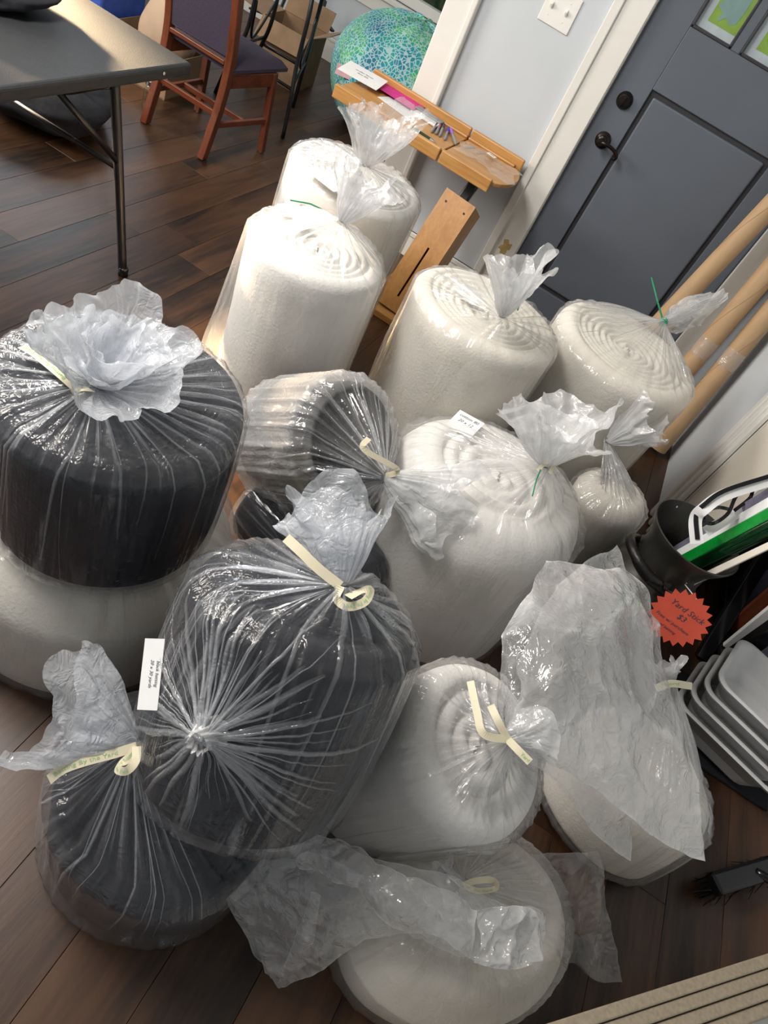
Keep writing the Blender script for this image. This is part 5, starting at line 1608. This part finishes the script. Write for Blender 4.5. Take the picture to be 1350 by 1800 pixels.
# ------------------------------------------------------------------ black display rack with books, white bins, cards
rk = thing('display_rack', 'black metal display rack behind the milk churn', 'rack', (1.45, 2.4, 0))
MB().bar((1.13, 2.10, 0.004), (1.13, 2.85, .70), .034, .05, (1, 0, 0)).build('side_rail', M['black_gloss'], rk, bevel=.003)
for px_, py_, pz_ in ((1.13, 1.985, .80), (1.13, 2.84, 1.0), (1.78, 1.985, .80), (1.78, 2.84, 1.0)):
    MB().bar((px_, py_, 0.004), (px_, py_, pz_), .05, .05, (1, 0, 0)).build('post', M['black_gloss'], rk, bevel=.003)
MB().span((1.155, 1.97, .44), (1.755, 2.82, .46)).build('shelf', M['black_gloss'], rk, bevel=.003)
MB().span((1.155, 1.97, .06), (1.755, 2.82, .08)).build('shelf', M['black_gloss'], rk, bevel=.003)
MB().span((1.155, 2.83, .0), (1.755, 2.85, 1.0)).build('back_panel', M['black_metal'], rk)
for i, (y_, h_, m_, lb) in enumerate(((2.06, .30, 'lilac', 'lilac booklet on the low rack shelf, nearest the post'), (2.16, .24, 'paper', 'white booklet with dark print on the low rack shelf'), (2.27, .30, 'cherry', 'dark red book on the low rack shelf'), (2.38, .28, 'lilac', 'grey lilac folder further back on the low rack shelf'), (2.52, .30, 'dark_fabric', 'black binder at the far end of the low rack shelf'))):
    o = thing('booklet', lb, 'book', (1.27, y_, .08))
    MB().box((1.268, y_, .082 + h_ / 2), (.22, .02, h_), rot=Matrix.Rotation(-.12, 3, 'X')).build('cover', M[m_], o, bevel=.002)
    MB().box((1.270, y_ + .001, .084 + h_ / 2), (.212, .014, h_ - .004), rot=Matrix.Rotation(-.12, 3, 'X')).build('pages', M['paper'], o)
# nested white bins
tdx = unit(np.array((0.172, -0.054, 0))); tdy = np.array((-tdx[1], tdx[0], 0))
for i in range(4):
    c0 = np.array((0.975 - .006 * i, 1.668, .325 - .055 * i))
    o = thing('plastic_bin', ['topmost white plastic bin in the nested stack', 'white plastic bin second from the top of the nested stack', 'white plastic bin third from the top of the nested stack', 'lowest white plastic bin of the nested stack'][i], 'bin', tuple(c0 + (0.2, .1, -.13)), 'nested white bins')
    rw = []
    Lx, Ly = .40, .27
    def rr_(ins, z, rc=.05):
        out = []
        for (sx, sy, a0) in ((1, 1, 0), (-1, 1, PI / 2), (-1, -1, PI), (1, -1, 1.5 * PI)):
            for q in np.linspace(0, PI / 2, 6):
                out.append(c0 + tdx * (Lx / 2 + sx * (Lx / 2 - ins - rc) + rc * math.cos(a0 + q)) + tdy * (Ly / 2 + sy * (Ly / 2 - ins - rc) + rc * math.sin(a0 + q)) + UP * z)
        return out
    for ins, z in ((.054, -.122), (.016, -.02), (.0, -.014), (-.004, -.004), (.0, .0), (.008, .0), (.014, -.008), (.050, -.116), (.11, -.116)):
        rw.append(rr_(ins, z + .0))
    m_ = MB().grid(np.array(rw), closed=True)
    m_.f.append(tuple(range(24))[::-1]); m_.m.append(0)
    m_.f.append(tuple(range(8 * 24, 9 * 24))); m_.m.append(0)
    auto_smooth(m_.build('bin_body', M['white_plastic'], o), .9)
bs = tag(MB().span((1.00, 1.63, .004), (1.42, 1.98, .012)).build('floor_mat', M['dark_fabric'], None, loc=(1.2, 1.8, 0)), 'small black mat under the white bins', 'mat')
for i, (p, rt) in enumerate((((1.386,1.775,0.012), -.35), ((1.390,1.867,0.030), -.35))):
    o = MB().box(np.array(p) + (.05, .02, 0), (.16, .10, .0015), rot=Matrix.Rotation(rt, 3, 'Z')).build('price_card', M['lilac'], None, loc=np.array(p))
    tag(o, ['grey card with black handwriting on the floor below the white bins', 'second grey card tucked closer under the white bins'][i], 'card')
    write_on('handwriting', ['sq. yard', '2 for 5'][i], .028, np.array(p) + (.045, .02, .0018), (math.cos(rt), math.sin(rt), 0), (-math.sin(rt), math.cos(rt), 0), M['ink'], o, .2)

# ------------------------------------------------------------------ dark brush on the floor
br = thing('floor_brush', 'black floor brush lying on the dark boards', 'brush', (1.30, 1.33, 0))
ca, sa = math.cos(.9), math.sin(.9)
Rz = np.array(Matrix.Rotation(.75, 3, 'Z'))
MB().box((1.33, 1.34, .065), (.34, .06, .035), rot=Rz).build('brush_back', M['black_gloss'], br, bevel=.010, seg=3)
bm_ = MB()
for i in range(260):
    a = np.array((rs.rand() * .32 - .16, rs.rand() * .05 - .025, 0)) @ Rz.T
    p = np.array((1.33, 1.34, .05)) + a
    q = p + np.array((rs.normal() * .012 - .02, rs.normal() * .012 - .02, -.046))
    bm_.tube([p, q], [.0022, .001], 4, cap=False)
tag(bm_.build('bristles', M['black_metal'], br), kind='stuff')
MB().tube([(1.33, 1.34, .075), (1.48, 1.34, .10), (1.72, 1.36, .13)], .013, 12, 12).build('handle', M['black_gloss'], br, smooth=True)

# ------------------------------------------------------------------ fibreboard strips on a low white cabinet, nearest corner
dirx = unit((0.756, 0.654, 0)); diry = np.array((dirx[1], -dirx[0], 0))
cb = thing('low_cabinet', 'low white cabinet in the near corner under the fibreboard strips', 'cabinet', (1.2, .6, 0))
c0 = np.array((0.734,0.583,0.330))
Rm = np.array([dirx, diry, UP]).T
ctr = c0 + dirx * .30 + diry * .36
MB().box((ctr[0], ctr[1], .135), (1.6, .62, .262), rot=Rm).build('cabinet_body', M['trim'], cb, bevel=.006)
MB().box((ctr[0], ctr[1], .276), (1.64, .66, .02), rot=Rm).build('cabinet_top', M['trim'], cb, bevel=.004)
for i in range(4):
    p = c0 + diry * (.010 + .0258 * i) + dirx * (.30 + .02 * i)
    p[2] = .2865 + .0215
    o = MB().box(p, (1.5, .0240, .043 - .006 * i), rot=Rm @ np.array(Matrix.Rotation(.10 + .03 * i, 3, 'X'))).build('fibreboard_strip', M['fibre'], None, bevel=.003, loc=p)
    tag(o, ['fibreboard strip lying outermost, next to the dark floor', 'fibreboard strip second from the dark floor', 'fibreboard strip third from the dark floor', 'fibreboard strip next to the white cabinet top'][i], 'board', 'fibreboard strips on the low cabinet')
